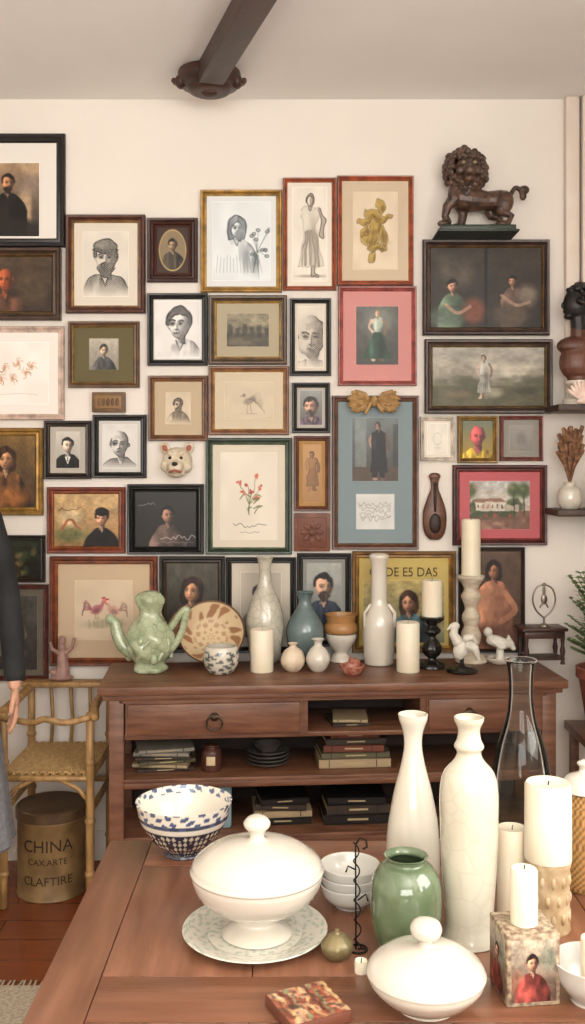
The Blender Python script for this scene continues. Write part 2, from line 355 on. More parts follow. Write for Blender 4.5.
def a11(c): c.grad('#5d5f5b','#44443e'); c.ell(0,.25,.25,.25,'#8a8c86',al=.6,soft=.9); figure(c,0,.06,.88,'#dcb8a0','#a8b4a4',hair='#b8925c'); c.poly([(-.06,.44),(.06,.44),(.13,.62),(.24,.9),(-.26,.9),(-.13,.62)],'#2c4638'); c.ell(.08,.7,.06,.2,'#16261e',al=.6,soft=1); c.ell(-.1,.72,.04,.18,'#56766a',al=.6,soft=1); c.mottle(.12)
def a12(c):
    c.grad('#383028','#241e1a'); c.ell(-.38,.3,.2,.2,'#5a5046',al=.7,soft=.9); c.rect(-.02,0,.02,1,'#0c0a09')
    painted(c,-.42,.48,.085,'#c09a80','#181210','#4a5a48'); c.ell(-.52,.88,.2,.14,'#5a6a5c',al=.8,soft=.6); c.ell(-.15,.8,.14,.16,'#8a4a34',al=.7,soft=.7); c.line([(-.5,.72),(-.36,.82),(-.2,.74)],.022,'#b48c74',al=.8,sp=True)
    painted(c,.34,.42,.07,'#b48c70','#15100e','#5c4a40'); c.ell(.52,.6,.12,.14,'#9a8a78',al=.7,soft=.8); c.ell(.3,.85,.25,.15,'#4c4034',soft=.6); c.line([(.2,.6),(.38,.72),(.55,.68)],.02,'#b09078',al=.7,sp=True); c.mottle(.25)
def a13(c):
    c.grad('#a8a498','#6a6250'); c.blotch('#c0b8a8',4,.5,.7); c.rect(-9,.66,9,1,'#545038'); c.warp(.1,12)
    for i in range(14): c.ell(c.R.uniform(-1,-.1) if i%2 else c.R.uniform(.25,1),c.R.uniform(.55,.7),.16,.09,'#54543e',al=.6,soft=.8)
    c.unwarp(); figure(c,-.08,.14,.74,'#c6ae98','#b4b2a6'); c.ell(.08,.78,.16,.09,'#a09c88',al=.7,soft=.7); c.ell(.62,.74,.2,.06,'#3a3828',al=.8,soft=.8); c.ell(-.5,.8,.2,.06,'#7a6a4a',al=.7,soft=.8); c.mottle(.2)
def a14(c): c.grad('#b8b0a0','#8a8478'); painted(c,0,.38,.18,'#c8bba8','#3a3530','#4a4a4a'); c.mottle(.1)
def a15(c):
    for (x,y) in((-.25,.42),(-.02,.34),(.1,.5),(-.12,.6),(.2,.4),(-.3,.6)):
        for j in range(9):
            a=c.R.uniform(0,6.28); c.line([(x,y),(x+.05*math.cos(a),y+.07*math.sin(a)),(x+.09*math.cos(a+.5),y+.1*math.sin(a+.5))],.004,'#b9713f' if j%2 else '#8d6a4c',al=.6,sp=True)
        c.ell(x,y,.03,.045,'#c78a5c',al=.5,soft=.8)
    c.line([(-.35,.85),(0,.83),(.3,.85)],.003,'#a08070',al=.6)
def a16(c): sketch(c,0,.38,.19,'#3a2c20',tone=1.3,beard=1,cloth='#9a9a9a')
def a17(c):
    k='#5c5348'; c.warp(.04,10)
    c.ell(.02,.5,.17,.09,k,-.5,al=.5,soft=.6); c.ell(-.13,.36,.05,.05,k,al=.6,soft=.4)
    for j in range(14): c.line([(-.02+.01*j,.48),(.15+.015*j,.32+.03*j),(.3+.01*j,.26+.045*j)],.004,k,al=.55,sp=True)
    c.line([(-.18,.36),(-.25,.4)],.006,k); c.line([(-.02,.6),(-.05,.85)],.004,k); c.line([(.05,.6),(.07,.85)],.004,k); c.line([(-.2,.86),(.25,.87)],.003,k); c.unwarp()
def a18(c): c.grad('#8d9290','#5a5550'); painted(c,0,.45,.27,'#c6a18c','#2c2220','#5c4c5c',beard='#4a3a34')
def a20(c): c.grad('#cfcac0','#a9a39a'); painted(c,0,.38,.21,'#d8cdbf','#1a1817','#161515'); c.poly([(-.08,.68),(.08,.68),(0,.9)],'#e8e4dc'); c.poly([(-.02,.7),(.02,.7),(0,.9)],'#161515')
def a21(c): sketch(c,0,.44,.3,'#222121',tone=1.4,yaw=-.4,cloth='#5a5a5a',bald=1)
def a22(c): c.grad('#7a5c30','#3a2a1c'); painted(c,-.05,.33,.16,'#d2a27a','#3c2414','#6a4628',long=1); c.ell(.05,.85,.25,.13,'#a86a38',al=.6,soft=.8); c.ell(-.28,.7,.12,.2,'#c09060',al=.5,soft=.9); c.mottle(.25)
def a23(c):
    g='#6b7040'; c.warp(.03,12)
    for (x,y) in((-.02,.36),(.08,.28),(.13,.4),(-.12,.34),(.03,.45),(-.08,.47),(.1,.52)):
        c.line([(.01,.72),(.01,.6),(x,y)],.0035,g,sp=True)
        for j in range(4): c.ell(x+c.R.uniform(-.02,.02),y+c.R.uniform(-.02,.02),.018,.014,c.R.choice(['#b5463c','#a03430','#cc6a58']),c.R.uniform(0,3),al=.85,soft=.5)
    for j in range(10):
        x=c.R.uniform(-.12,.13); y=c.R.uniform(.48,.68); c.ell(x,y,.04,.009,g,c.R.uniform(-1,1),al=.8)
    c.unwarp(); scrib(c,-.18,.84,.2,14,.025,.0035,'#4a4440'); scrib(c,-.1,.92,.12,8,.01,.0025,'#4a4440',.7)
def a24(c): c.grad('#b98d5c','#a27748'); pencil(c,lambda:figure(c,0,.12,.68,'#d0d0d0','#9a9a9a','#4a4a4a'),'#54381f',1.,.1)
def a25(c):
    c.grad('#6a7272','#3c3a36'); c.rect(-9,.78,9,1,'#4f4234'); c.rect(-.32,.0,-.14,.78,'#8a9492',.6); c.rect(.28,.1,.4,.78,'#2c2c2c',.6)
    figure(c,.05,.08,.9,'#a98670','#14161a'); c.poly([(-.06,.24),(.16,.24),(.17,.62),(-.06,.62)],'#14161a'); c.poly([(-.06,.6),(.17,.6),(.15,.95),(.07,.95),(.055,.7),(.03,.95),(-.05,.95)],'#16181c'); c.ell(-.02,.4,.03,.12,'#3a3e44',al=.6,soft=1); c.mottle(.12)
def a25b(c):
    for j in range(5): scrib(c,-.45*c.asp+.02*j,.3+.1*j,.4*c.asp,16,.08,.009,'#6a6a66',.55)
def a26(c): c.ring(0,.5,.14,.2,.008,'#b0a898',al=.7); c.line([(-.1,.8),(.1,.8)],.008,'#b0a898')
def a27(c): c.grad('#6a7462','#a8842c'); painted(c,0,.42,.29,'#d6646a','#b04a50','#c4a030',bald=1)
def a28(c): c.grad('#9a9690','#86817b'); c.ell(0,.5,.2,.25,'#6e6a66',al=.5,soft=.8); c.line([(-.15,.7),(0,.4),(.15,.7)],.01,'#5c5854',al=.6)
def a29(c):
    landscape(c,'#b8b8b4','#c8bca8','#7a5a4c','#3d4a30',10)
    c.warp(.03,14); c.rect(-.5,.44,.1,.62,'#cfc6b6'); c.poly([(-.55,.44),(-.45,.36),(.05,.36),(.15,.44)],'#8c6a5a'); c.rect(.1,.5,.4,.62,'#b0a494')
    for i in range(6): c.rect(-.46+.1*i,.49,-.43+.1*i,.57,'#5a4c44')
    for x in(.3,.5,-.62): c.line([(x,.75),(x,.2)],.012,'#3c3026'); c.ell(x,.2,.13,.15,'#44542e',al=.9,soft=.6); c.ell(x-.04,.15,.05,.05,'#7a8450',al=.6,soft=1)
    for x in(-.3,-.1,.2): c.ell(x,.72,.03,.05,'#a8443c',al=.8,soft=.5)
    c.unwarp(); c.rect(-9,.74,9,.8,'#6a4a3a',.5); c.blotch('#b09078',9,.65,.5); c.mottle(.15)
def a31(c): c.grad('#c8a878','#947048'); c.ell(-.3,.45,.22,.18,'#d8c49c',al=.7,soft=.8); c.ell(-.3,.78,.35,.14,'#5d6a44',al=.7,soft=.8); painted(c,.3,.46,.17,'#d4a888','#15100e','#141212',hat='#141212',yaw=-.9); c.warp(.05,10); c.line([(-.5,.7),(-.3,.5),(-.1,.68)],.02,'#9c5a3c',sp=True); scrib(c,-.55,.28,-.1,10,.03,.007,'#54381f'); c.unwarp(); c.mottle(.22)
def a32(c):
    c.grad('#2a2a29','#1b1a19'); painted(c,.04,.42,.16,'#9c7c6c','#0f0d0c','#5a4a44')
    scrib(c,-.5,.22,-.2,8,.03,.006,'#a09a92',.7); scrib(c,-.1,.84,.55,16,.04,.007,'#b0aaa2'); scrib(c,-.2,.93,.5,12,.02,.004,'#a09a92',.7)
def a35(c):
    c.warp(.03,9); rooster(c,-.12,.48,.26,'#a8646c',1); rooster(c,.17,.5,.24,'#c8988c',-1)
    c.ell(0,.74,.32,.06,'#a99c84',al=.7,soft=.8)
    for j in range(22): x=c.R.uniform(-.3,.3); c.line([(x,.8),(x+c.R.uniform(-.03,.03),.66)],.004,'#87876c',al=.6)
    c.unwarp(); c.blur()
def a36(c): c.grad('#4a463c','#34302a'); painted(c,.0,.33,.15,'#c89c7c','#2a1a14','#7a5a4a',long=1); c.ell(.12,.82,.2,.13,'#a6785c',al=.7,soft=.7); c.mottle(.25)
def a37(c): painted(c,0,.35,.16,'#b0a090','#2c2826','#5c5850')
def a38(c): c.grad('#a8aaa4','#6a6a66'); painted(c,0,.32,.17,'#c8a890','#1c1816','#2a3444',beard='#3a2c24'); c.mottle(.1)
def a39(c):
    c.grad('#b8a468','#7a8068'); c.ell(-.38,.6,.18,.25,'#6a7a80',al=.7,soft=.8); c.ell(.45,.6,.16,.25,'#8a6a4a',al=.6,soft=.8); painted(c,.08,.36,.17,'#cfa184','#4a3020','#5a7a84',long=1); c.mottle(.22)
def a40(c):
    c.grad('#5a4638','#3c2e26'); painted(c,.02,.2,.095,'#b48264','#1c1210','#a8745a',long=1); c.ell(.02,.55,.14,.2,'#b07c5e',soft=.6); c.ell(.07,.58,.08,.2,'#7c5240',soft=1,al=.7); c.ell(.05,.88,.22,.14,'#6a4638',soft=.7); c.line([(.13,.42),(.24,.6),(.1,.72)],.03,'#a87458',sp=True); c.mottle(.2)
def a41(c): c.grad('#2c3024','#1c1c16'); [c.ell(c.R.uniform(-.8,.8),c.R.uniform(.2,.9),.12,.07,c.R.choice(['#4c5a34','#6a5a38','#34402c','#8a7a50']),c.R.uniform(0,3),al=.6,soft=.9) for _ in range(24)]; painted(c,.1,.45,.13,'#a8886a','#2c2018','#4a4030'); c.mottle(.3)
def a42(c): c.grad('#4c4a44','#34302e'); figure(c,-.1,.15,.75,'#9a8a7a','#6a665c'); figure(c,.12,.25,.65,'#a49480','#7a5448'); c.mottle(.25)

ART=vmat('picture_print',.4,.35)
SPEC=[]
def P(*a,**k): SPEC.append([list(a),k])
def picture(name,x0,y0,x1,y1,fw,fcol,lip,matc,mw,fn,bg,metal=0,dep=.024,seed=None,sub=None,idx=0):
    """framed picture hung flat on the back wall; rect measured on the wall (260 units = 1 m)"""
    k=DW/F
    cx=(x0+x1)/2; cy=(y0+y1)/2; X=PX(cx,DW); Z=PZ(cy,DW); w=(x1-x0)*k; h=(y1-y0)*k; fwm=fw*k
    b=MB()
    prof=[(0,0),(0,-dep*.8),(.12*fwm,-dep),(.35*fwm,-dep*.96),(.55*fwm,-dep*.72),(.78*fwm,-dep*.8),(.82*fwm,-dep*.78),(fwm,-dep*.45)]
    vs=[]
    for t,y in prof:
        a,c=w/2-t,h/2-t; vs+=[(-a,y,-c),(a,y,-c),(a,y,c),(-a,y,c)]
    for i in range(len(prof)-1):
        o=i*4; fs=[(o+j,o+(j+1)%4,o+4+(j+1)%4,o+4+j) for j in range(4)]
        b.add([vs[q] for q in range(o,o+8)],[tuple(q-o for q in f) for f in fs],1 if i>=5 else 0)
    a,c=w/2-fwm,h/2-fwm; ym=-dep*.45
    b.add([(-a,ym,-c),(a,ym,-c),(a,ym,c),(-a,ym,c)],[(0,1,2,3)],2)
    m=mw if isinstance(mw,(tuple,list)) else (mw,mw,mw,mw)
    subs=[(m,fn,bg)]+(sub or [])
    for n,(mm,f,bgc) in enumerate(subs):
        l,t,r,bt=[q*k for q in mm]
        ax0,ax1,az0,az1=-a+l,a-r,-c+bt,c-t
        if max(mm)>0:   # bevelled mat window edge
            e=.0018; yy=ym-.0008
            b.add([(ax0-e,yy,az0-e),(ax1+e,yy,az0-e),(ax1+e,yy,az1+e),(ax0-e,yy,az1+e)],[(0,1,2,3)],4)
        cv=CV((ax1-ax0)/k,(az1-az0)/k,bgc,seed or idx*7+n); f(cv)
        if mw!=0: cv.a*=(1+(cv.nz(4)-.5)*.06)[...,None]
        col=cv.lincol()
        xs=np.linspace(ax0,ax1,cv.w); zs=np.linspace(az1,az0,cv.h); gx,gz=np.meshgrid(xs,zs)
        yv=ym-.0018
        gv=[(float(p),yv,float(q)) for p,q in zip(gx.ravel(),gz.ravel())]
        W=cv.w; gf=[(r_*W+c_,(r_+1)*W+c_,(r_+1)*W+c_+1,r_*W+c_+1) for r_ in range(cv.h-1) for c_ in range(W-1)]
        b.add(gv,gf,3,[tuple(q) for q in col.reshape(-1,3)])
    return b.build(name,[framemat(fcol,metal),framemat(lip,.5),mat('mat_'+matc.strip('#'),matc,None,.85,spec=.1),ART,mat('bevel_'+matc.strip('#'),'#%02x%02x%02x'%tuple(int(min(1,x*1.12)*255) for x in rgb(matc)),None,.8)],(X,DW-.0005,Z),angle=20)

P('framed_oil_portrait',-45,135,66,248,9,'#1d1a19','#2c2826','#e9e3db',(20,20,17,2),a1,'#4a3a2c',dep=.022)
P('framed_oil_portrait',-32,249,62,321,9,'#4a3426','#8a6a3c','#3a2a20',0,a2,'#3a2a20',dep=.036)
P('framed_pencil_sketch',67,216,146,314,8,'#5c3424','#a88450','#ddd5c6',9,a3,'#dfd8cb',dep=.03)
P('framed_miniature_portrait',148,219,198,283,7,'#40241e','#5a3428','#46302a',3,a4,'#3c2a24')
P('framed_pencil_sketch',201,191,282,293,6,'#b48a44','#d0ac68','#dde1e1',6,a5,'#e0e5e6',.35)
P('framed_pencil_sketch',283,179,336,291,4.5,'#9c5030','#b8683e','#e4dccf',5,a6,'#e6dfd2')
P('framed_botanical_drawing',337,177,413,286,5,'#a85434','#c06a42','#cfbda4',11,a7,'#dccbb1')
P('framed_ink_portrait',148,294,208,366,6,'#181717','#2a2928','#e0ded9',2,a8,'#e2e0dc')
P('framed_landscape_print',209,296,287,365,8,'#54402c','#c09a54','#b0a68f',10,a9,'#706a58')
P('framed_ink_portrait',290,299,331,376,5,'#191817','#302c28','#d5cdbf',3,a10,'#d8d0c2')
P('framed_figure_print',338,287,416,386,5,'#a85850','#c06c60','#cf9490',(13,15,13,16),a11,'#4a4a45')
P('framed_oil_painting',422,241,548,336,8,'#44302a','#8a6c48','#2a2420',0,a12,'#201c1a',dep=.034)
P('framed_oil_painting',424,340,551,414,8,'#44322a','#8a7048','#3a3430',0,a13,'#77736a',dep=.032)
P('framed_portrait_photograph',69,322,140,388,6,'#66492e','#a8854c','#6a6348',(15,11,15,12),a14,'#a8a090')
P('framed_flower_sketch',-24,327,65,420,6,'#dcc0b0','#e8d6c8','#f3e8e0',10,a15,'#f5ece4')
P('framed_pencil_sketch',149,376,208,441,6,'#70492f','#966c46','#c0ae94',11,a16,'#cbbca2')
P('framed_bird_sketch',209,366.5,289,435,6,'#84583a','#b88c50','#d0c3ab',10,a17,'#c9baa0')
P('framed_portrait_photograph',292,383,330,433,5,'#1e1c1b','#302e2c','#b5afa6',3,a18,'#7a7a76')
P('framed_portrait_photograph',45,421,92,479,6,'#2a211c','#4a3c30','#b9b2a6',(6,5,6,5),a20,'#bbb5ab')
P('framed_ink_portrait',93.5,415,147,478,6,'#171616','#2c2b2a','#cfccc6',4,a21,'#d8d5cf')
P('framed_oil_portrait',-24,428,44,515,8,'#a57c38','#c39c54','#4a3424',0,a22,'#4a3424',.35)
P('framed_botanical_drawing',206,438,292,554,7,'#30402f','#64725a','#d6cdbb',(8,8,8,8),a23,'#ddd4c3')
P('framed_figure_print',294,436,330,511,5,'#62392a','#845838','#a98458',4,a24,'#b08a5c')
P('framed_double_print',332,396,418,549,6,'#644030','#8a6644','#869498',(14,16,14,62),a25,'#3c3e3e',sub=[((18,92,18,14),a25b,'#cfcfca')],dep=.026)
P('framed_small_sketch',420,417,454,461,4,'#ddd2c2','#e9e1d2','#e2dbce',3,a26,'#e4ddd1')
P('framed_color_portrait',457,416,497,463,5,'#8a6a34','#b8924c','#6a7462',0,a27,'#6a7462',.3)
P('framed_small_print',499,416,542,461,4,'#80463a','#955647','#97938c',6,a28,'#7d7974')
P('framed_landscape_print',452,465,546,545,7,'#50221f','#8a4a40','#c06a70',(10,9,10,9),a29,'#b0a89c')
P('framed_oil_portrait',48,487,126,553,7,'#7c3a26','#b0683c','#a88a60',0,a31,'#a88a60')
P('framed_ink_portrait',128,484,204,554,6,'#151414','#242322','#1d1c1b',2,a32,'#1d1c1b')
P('framed_botanical_drawing',51,556,158,665,8,'#7c4028','#a4603c','#c8b195',(17,16,17,18),a35,'#d3bfa4',dep=.03)
P('framed_oil_portrait',160,556,225,652,7,'#2c2824','#645038','#38342e',0,a36,'#3a362f')
P('framed_portrait_photograph',226,557,296,652,6,'#161514','#2a2826','#cbc3b4',9,a37,'#b8b0a2')
P('framed_portrait_photograph',297,553,351,646,6,'#1a1817','#3a3430','#8a8a85',4,a38,'#8a8a85')
P('framed_oil_portrait',352,551,455,652,7,'#8a6434','#b58c4c','#c3ae6c',(4,22,4,3),a39,'#8f8a66',.2)
P('framed_oil_portrait',458,547,524,652,4,'#342a24','#6a4c38','#5a4638',0,a40,'#4a382e')
P('framed_landscape_print',-30,535,46,582,5,'#2a221c','#5a4630','#2c3024',0,a41,'#2a2c20')
P('framed_figure_print',-30,584,49,680,5,'#5c2c24','#7a4434','#6a6256',6,a42,'#3c3a36')
for i,(a,k) in enumerate(SPEC): picture(*a,idx=i+1,**k)
b=MB(); vs,fs=text_mesh('ORDE E5 DAS',.050,.0006); k=DW/F
b.add([(v.x*.86,-v.z,v.y) for v in vs],fs)
b.build('poster_lettering',flat('#4a3a24',.7),(PX(403,DW),DW-.0135,PZ(576,DW)),smooth=False)

# ---------------------------------------------------------------- room
X0,X1,Y0,Y1=-2.0,1.5,-2.2,DW
wallm=mat('wall_plaster','#ece5dc','#e8e1d7',rough=.9,scale=2,bump=.15,bscale=30,spec=.15)
ceilm=mat('ceiling_plaster','#f0eeea','#ece9e4',rough=.95,scale=2,spec=.1)
def slab(name,x0,y0,z0,x1,y1,z1,m):
    b=MB(); b.box((0,0,0),(x1-x0,y1-y0,z1-z0)); return b.build(name,m,((x0+x1)/2,(y0+y1)/2,(z0+z1)/2),smooth=False)
slab('wall_back',X0-.1,Y1,0,X1+.1,Y1+.1,CEIL,wallm)
slab('wall_left',X0-.1,Y0,0,X0,Y1,CEIL,wallm)
slab('wall_right',X1,Y0,0,X1+.1,Y1,CEIL,wallm)
slab('wall_rear',X0-.1,Y0-.1,0,X1+.1,Y0,CEIL,wallm)
slab('ceiling',X0-.1,Y0-.1,CEIL,X1+.1,Y1+.1,CEIL+.1,ceilm)
def floor_mat():
    m,nt,b=base_mat('floor_wood_planks')
    tc=nt.nodes.new('ShaderNodeTexCoord'); mp=nt.nodes.new('ShaderNodeMapping'); nt.links.new(tc.outputs['Object'],mp.inputs['Vector'])
    br=nt.nodes.new('ShaderNodeTexBrick'); nt.links.new(mp.outputs['Vector'],br.inputs['Vector'])
    br.inputs['Scale'].default_value=1; br.inputs['Brick Width'].default_value=1.4; br.inputs['Row Height'].default_value=.13
    br.inputs['Mortar Size'].default_value=.002; br.inputs['Color1'].default_value=L('#8c4a2a'); br.inputs['Color2'].default_value=L('#7e4226'); br.inputs['Mortar'].default_value=L('#4c2616')
    n=nt.nodes.new('ShaderNodeTexNoise'); mp2=nt.nodes.new('ShaderNodeMapping'); mp2.inputs['Scale'].default_value=(2,30,1)
    nt.links.new(tc.outputs['Object'],mp2.inputs['Vector']); nt.links.new(mp2.outputs['Vector'],n.inputs['Vector']); n.inputs['Scale'].default_value=3
    mx=nt.nodes.new('ShaderNodeMixRGB'); mx.blend_type='MULTIPLY'; mx.inputs['Fac'].default_value=.4
    nt.links.new(br.outputs['Color'],mx.inputs['Color1']); nt.links.new(n.outputs['Fac'],mx.inputs['Color2'])
    nt.links.new(mx.outputs['Color'],b.inputs['Base Color']); b.inputs['Roughness'].default_value=.25
    return m
slab('floor',X0-.1,Y0-.1,-.1,X1+.1,Y1+.1,0,floor_mat())
whitep=mat('white_paint','#ece6dd','#e6dfd5',rough=.5)
slab('baseboard_back',X0,Y1-.018,0,X1,Y1-.0005,.11,whitep)
slab('baseboard_left',X0+.0005,Y0,0,X0+.018,Y1-.02,.11,whitep)
b=MB(); b.box((0,0,0),(.05,.03,1.15),bev=.004); b.box((.05,-.006,0),(.03,.04,1.15),bev=.004); b.box((.14,.002,0),(.14,.024,1.15),bev=.003)
b.build('trim_1',mat('warm_white_paint','#e6d9cc','#decfc1',rough=.5),(PX(570,DW),DW-.0225,CEIL-.576))
def window(name,c,w,h,rotz):
    e=MB()
    for sx in(-1,0,1): e.box((sx*w/2,0,0),(.06,.06,h+.06),bev=.004)
    for sz in(-1,0,1): e.box((0,0,sz*h/2),(w+.06,.06,.06),bev=.004)
    e.box((0,.035,0),(w,.01,h),1)
    return e.build(name,[whitep,mat('window_pane','#cfd8e0','#c8d2dc',rough=.15)],c,(0,0,rotz))
window('window_1',(-.3,Y0+.045,1.65),1.8,1.6,pi)
window('window_2',(X1-.045,.9,1.65),1.4,1.6,-pi/2)
def area(name,loc,rot,sx,sy,e,col):
    l=bpy.data.lights.new(name,'AREA'); l.shape='RECTANGLE'; l.size=sx; l.size_y=sy; l.energy=e; l.color=col
    o=bpy.data.objects.new(name,l); scene.collection.objects.link(o); o.location=loc; o.rotation_euler=rot; return o
area('window_light',(-.1,Y0+.25,1.85),(math.radians(97),0,0),2.4,1.4,84,(1,.975,.94))
area('window_light',(X1-.12,.9,1.85),(0,math.radians(90),0),1.3,1.3,44,(1,.965,.92))
area('ceiling_fill_uplight',(.55,-.5,1.9),(pi,0,0),.9,.9,74,(1,.96,.91))  # added fill aimed upward to brighten the ceiling; no lamp is modelled here
w=bpy.data.worlds.new('World'); scene.world=w; w.use_nodes=True
w.node_tree.nodes['Background'].inputs['Color'].default_value=(.9,.92,1,1); w.node_tree.nodes['Background'].inputs['Strength'].default_value=.6

# ceiling beam with scrolled plate
darkw=mat('dark_beam_wood','#2c1a14','#45291e',rough=.45,scale=6,stretch=(1,1,6),bump=.2)
b=MB()
p0=Vector((-.285,3.42,2.880)); p1=Vector((.85,-.15,2.880)); dv=(p1-p0); ln=dv.length; ang=math.atan2(dv.y,dv.x)
b.box((p0+p1)/2,(ln,.092,.08),bev=.01,rot=(0,0,ang))
b.build('ceiling_beam',darkw)
b=MB()
prof_=spline([(0,0),(.055,0),(.075,.008),(.08,.018),(.1,.025),(.112,.038),(.112,.06),(.1,.079),(0,.079)],3)
b.lathe(prof_,40)
for s_ in(-1,1):
    pts=[(s_*(.095+.03*math.cos(t)*(1-t/9)),.0+.05*math.sin(t)*(1-t/9)-.02,.04) for t in np.linspace(0,5.5,18)]
    b.tube(pts,.010); b.ell((s_*.1,-.02,.035),(.02,.028,.026))
b.ell((0,0,0),(.03,.03,.014))
b.build('ceiling_rosette',darkw,(-.297,3.50,CEIL-.08))

# ---------------------------------------------------------------- desk
deskw=mat('desk_wood','#573424','#7f5740',rough=.4,scale=5,stretch=(1.2,9,9),bump=.12,bscale=30,detail=6,lo=.3,hi=.7)
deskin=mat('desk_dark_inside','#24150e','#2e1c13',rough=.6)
YAW=math.radians(4.3); DFL=Vector((-.643,3.222,0))
Rz=Matrix.Rotation(YAW,4,'Z')
def dk(x,y,z):
    v=Rz@Vector((x,y,z)); return (DFL.x+v.x,DFL.y+v.y,v.z)
b=MB(); Wd,Dd=1.59,.41
b.box((Wd/2,Dd/2,.765),(Wd,Dd,.03),bev=.006); b.box((Wd/2,Dd/2,.742),(Wd-.03,Dd-.03,.018),bev=.004)
for x in(.06,1.53):
    for y in(.05,.36): b.box((x,y,.367),(.05,.05,.734),bev=.004)
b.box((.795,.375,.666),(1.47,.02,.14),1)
for x in(.06,1.53): b.box((x,.2,.666),(.02,.3,.14))
b.box((.795,.04,.728),(1.45,.03,.014)); b.box((.795,.205,.603),(1.45,.33,.016),bev=.002)
for x in(.69,1.095): b.box((x,.2,.665),(.02,.32,.125))
b.box((.385,.04,.665),(.59,.02,.112)); b.box((.385,.03,.665),(.575,.02,.104),bev=.005)
b.box((1.25,.04,.665),(.29,.02,.112)); b.box((1.25,.03,.665),(.28,.02,.104),bev=.005)
b.box((1.45,.04,.665),(.11,.02,.125))
for x in(.385,1.25):
    b.ell((x,.016,.672),(.012,.01,.012),2)
    b.tube([(x+.026*math.cos(t),.008,.655+.024*math.sin(t)) for t in np.linspace(0,2*pi,20,endpoint=False)],.0035,2,8,closed=True)
    b.lathe([(0,0),(.016,.0),(.014,.004),(0,.005)],20,2,xf=Matrix.Translation((x,.02,.672))@Matrix.Rotation(pi/2,4,'X'))
for z in(.455,.26): b.box((.795,.205,z),(1.47,.34,.02),bev=.003)
for z in (.455,.26,): b.box((.795,.04,z-.012),(1.44,.02,.02),bev=.003)
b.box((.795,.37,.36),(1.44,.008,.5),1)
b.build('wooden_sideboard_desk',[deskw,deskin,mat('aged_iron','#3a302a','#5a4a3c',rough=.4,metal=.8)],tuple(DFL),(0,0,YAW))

def book(b,x,y,z,w,d,h,rot,mi,pg=4):
    M=Matrix.Translation((x,y,z+h/2))@Matrix.Rotation(rot,4,'Z')
    b.box((0,0,-h/2+.0015),(w,d,.003),mi,xf=M); b.box((0,0,h/2-.0015),(w,d,.003),mi,xf=M); b.box((0,-d/2+.0015,0),(w,.003,h),mi,xf=M)
    b.box((0,.002,0),(w-.008,d-.008,h-.006),pg,xf=M)
    for t in(-.36,.3): b.box((w*t,-d/2-.0004,0),(.003,.001,h*.8),5,xf=M)
    b.box((0,-d/2-.0004,0),(w*.3,.001,h*.2),pg,xf=M)
BM=[flat('#6c3a2c',.6),flat('#3a3028',.6),flat('#a89474',.6),flat('#5b5640',.6),flat('#b09c78',.8),flat('#1a1817',.5),flat('#8a8478',.6)]
b=MB(); z=0
for (w_,h_,m_,r_) in((.25,.032,2,.0),(.24,.022,3,.03),(.21,.026,0,-.05),(.21,.022,1,.04),(.17,.02,0,.0)):
    book(b,0,0,z,w_,.17,h_,r_,m_); z+=h_
b.build('book_stack',BM,dk(.87,.19,.465),(0,0,YAW))
b=MB(); z=0
for (w_,h_,m_,r_) in((.24,.034,5,.0),(.22,.034,1,.03),(.2,.025,5,-.05)):
    book(b,0,0,z,w_,.17,h_,r_,m_); z+=h_
b.build('book_stack',BM,dk(.88,.19,.27),(0,0,YAW))
b=MB(); z=0
for (w_,h_,m_,r_) in((.2,.024,5,.0),(.2,.024,2,.03),(.18,.022,1,-.1),(.17,.02,5,.1)):
    book(b,0,0,z,w_,.16,h_,r_,m_); z+=h_
b.build('book_stack',BM,dk(.62,.2,.27),(0,0,YAW))
b=MB(); z=0
for i,(m_,r_) in enumerate(((1,.1),(2,-.15),(3,.2),(1,0),(6,-.1),(6,.15))):
    book(b,0,0,z,.19,.16,.013,r_,m_); z+=.013
b.build('magazine_pile',BM,dk(.21,.19,.465),(0,0,YAW))
b=MB(); b.box((0,0,.075),(.15,.2,.15),0,bev=.01); b.box((0,0,.155),(.16,.21,.02),0,bev=.005)
b.build('blue_storage_box',mat('blue_box','#6d8a94','#83a0a8',rough=.6),dk(.36,.19,.27),(0,0,YAW+.1))
b=MB(); b.lathe(spline([(0,0),(.03,0),(.034,.01),(.034,.06),(.026,.075),(.022,.082),(.025,.088),(0,.09)],3),28); b.box((0,-.0335,.04),(.03,.004,.03),1,bev=.001)
b.build('small_spice_jar',[flat('#4c2c22',.35),flat('#c9b590',.5)],dk(.375,.12,.465))
b=MB()
for i in range(4): b.lathe(spline([(0,i*.013),(.04,i*.013),(.072,.014+i*.013),(.07,.017+i*.013),(.04,.005+i*.013),(0,.005+i*.013)],3),32)
b.lathe([(0,.05),(.03,.05),(.05,.075),(.047,.075),(.028,.055),(0,.055)],28)
b.build('stacked_dishes',mat('pewter','#55514d','#7b7570',rough=.35,metal=.4),dk(.57,.17,.465))
b=MB(); book(b,0,0,0,.13,.15,.012,.1,1); book(b,.01,0,.012,.12,.14,.012,-.1,2)
b.build('papers_in_niche',BM,dk(.85,.17,.611),(0,0,YAW))

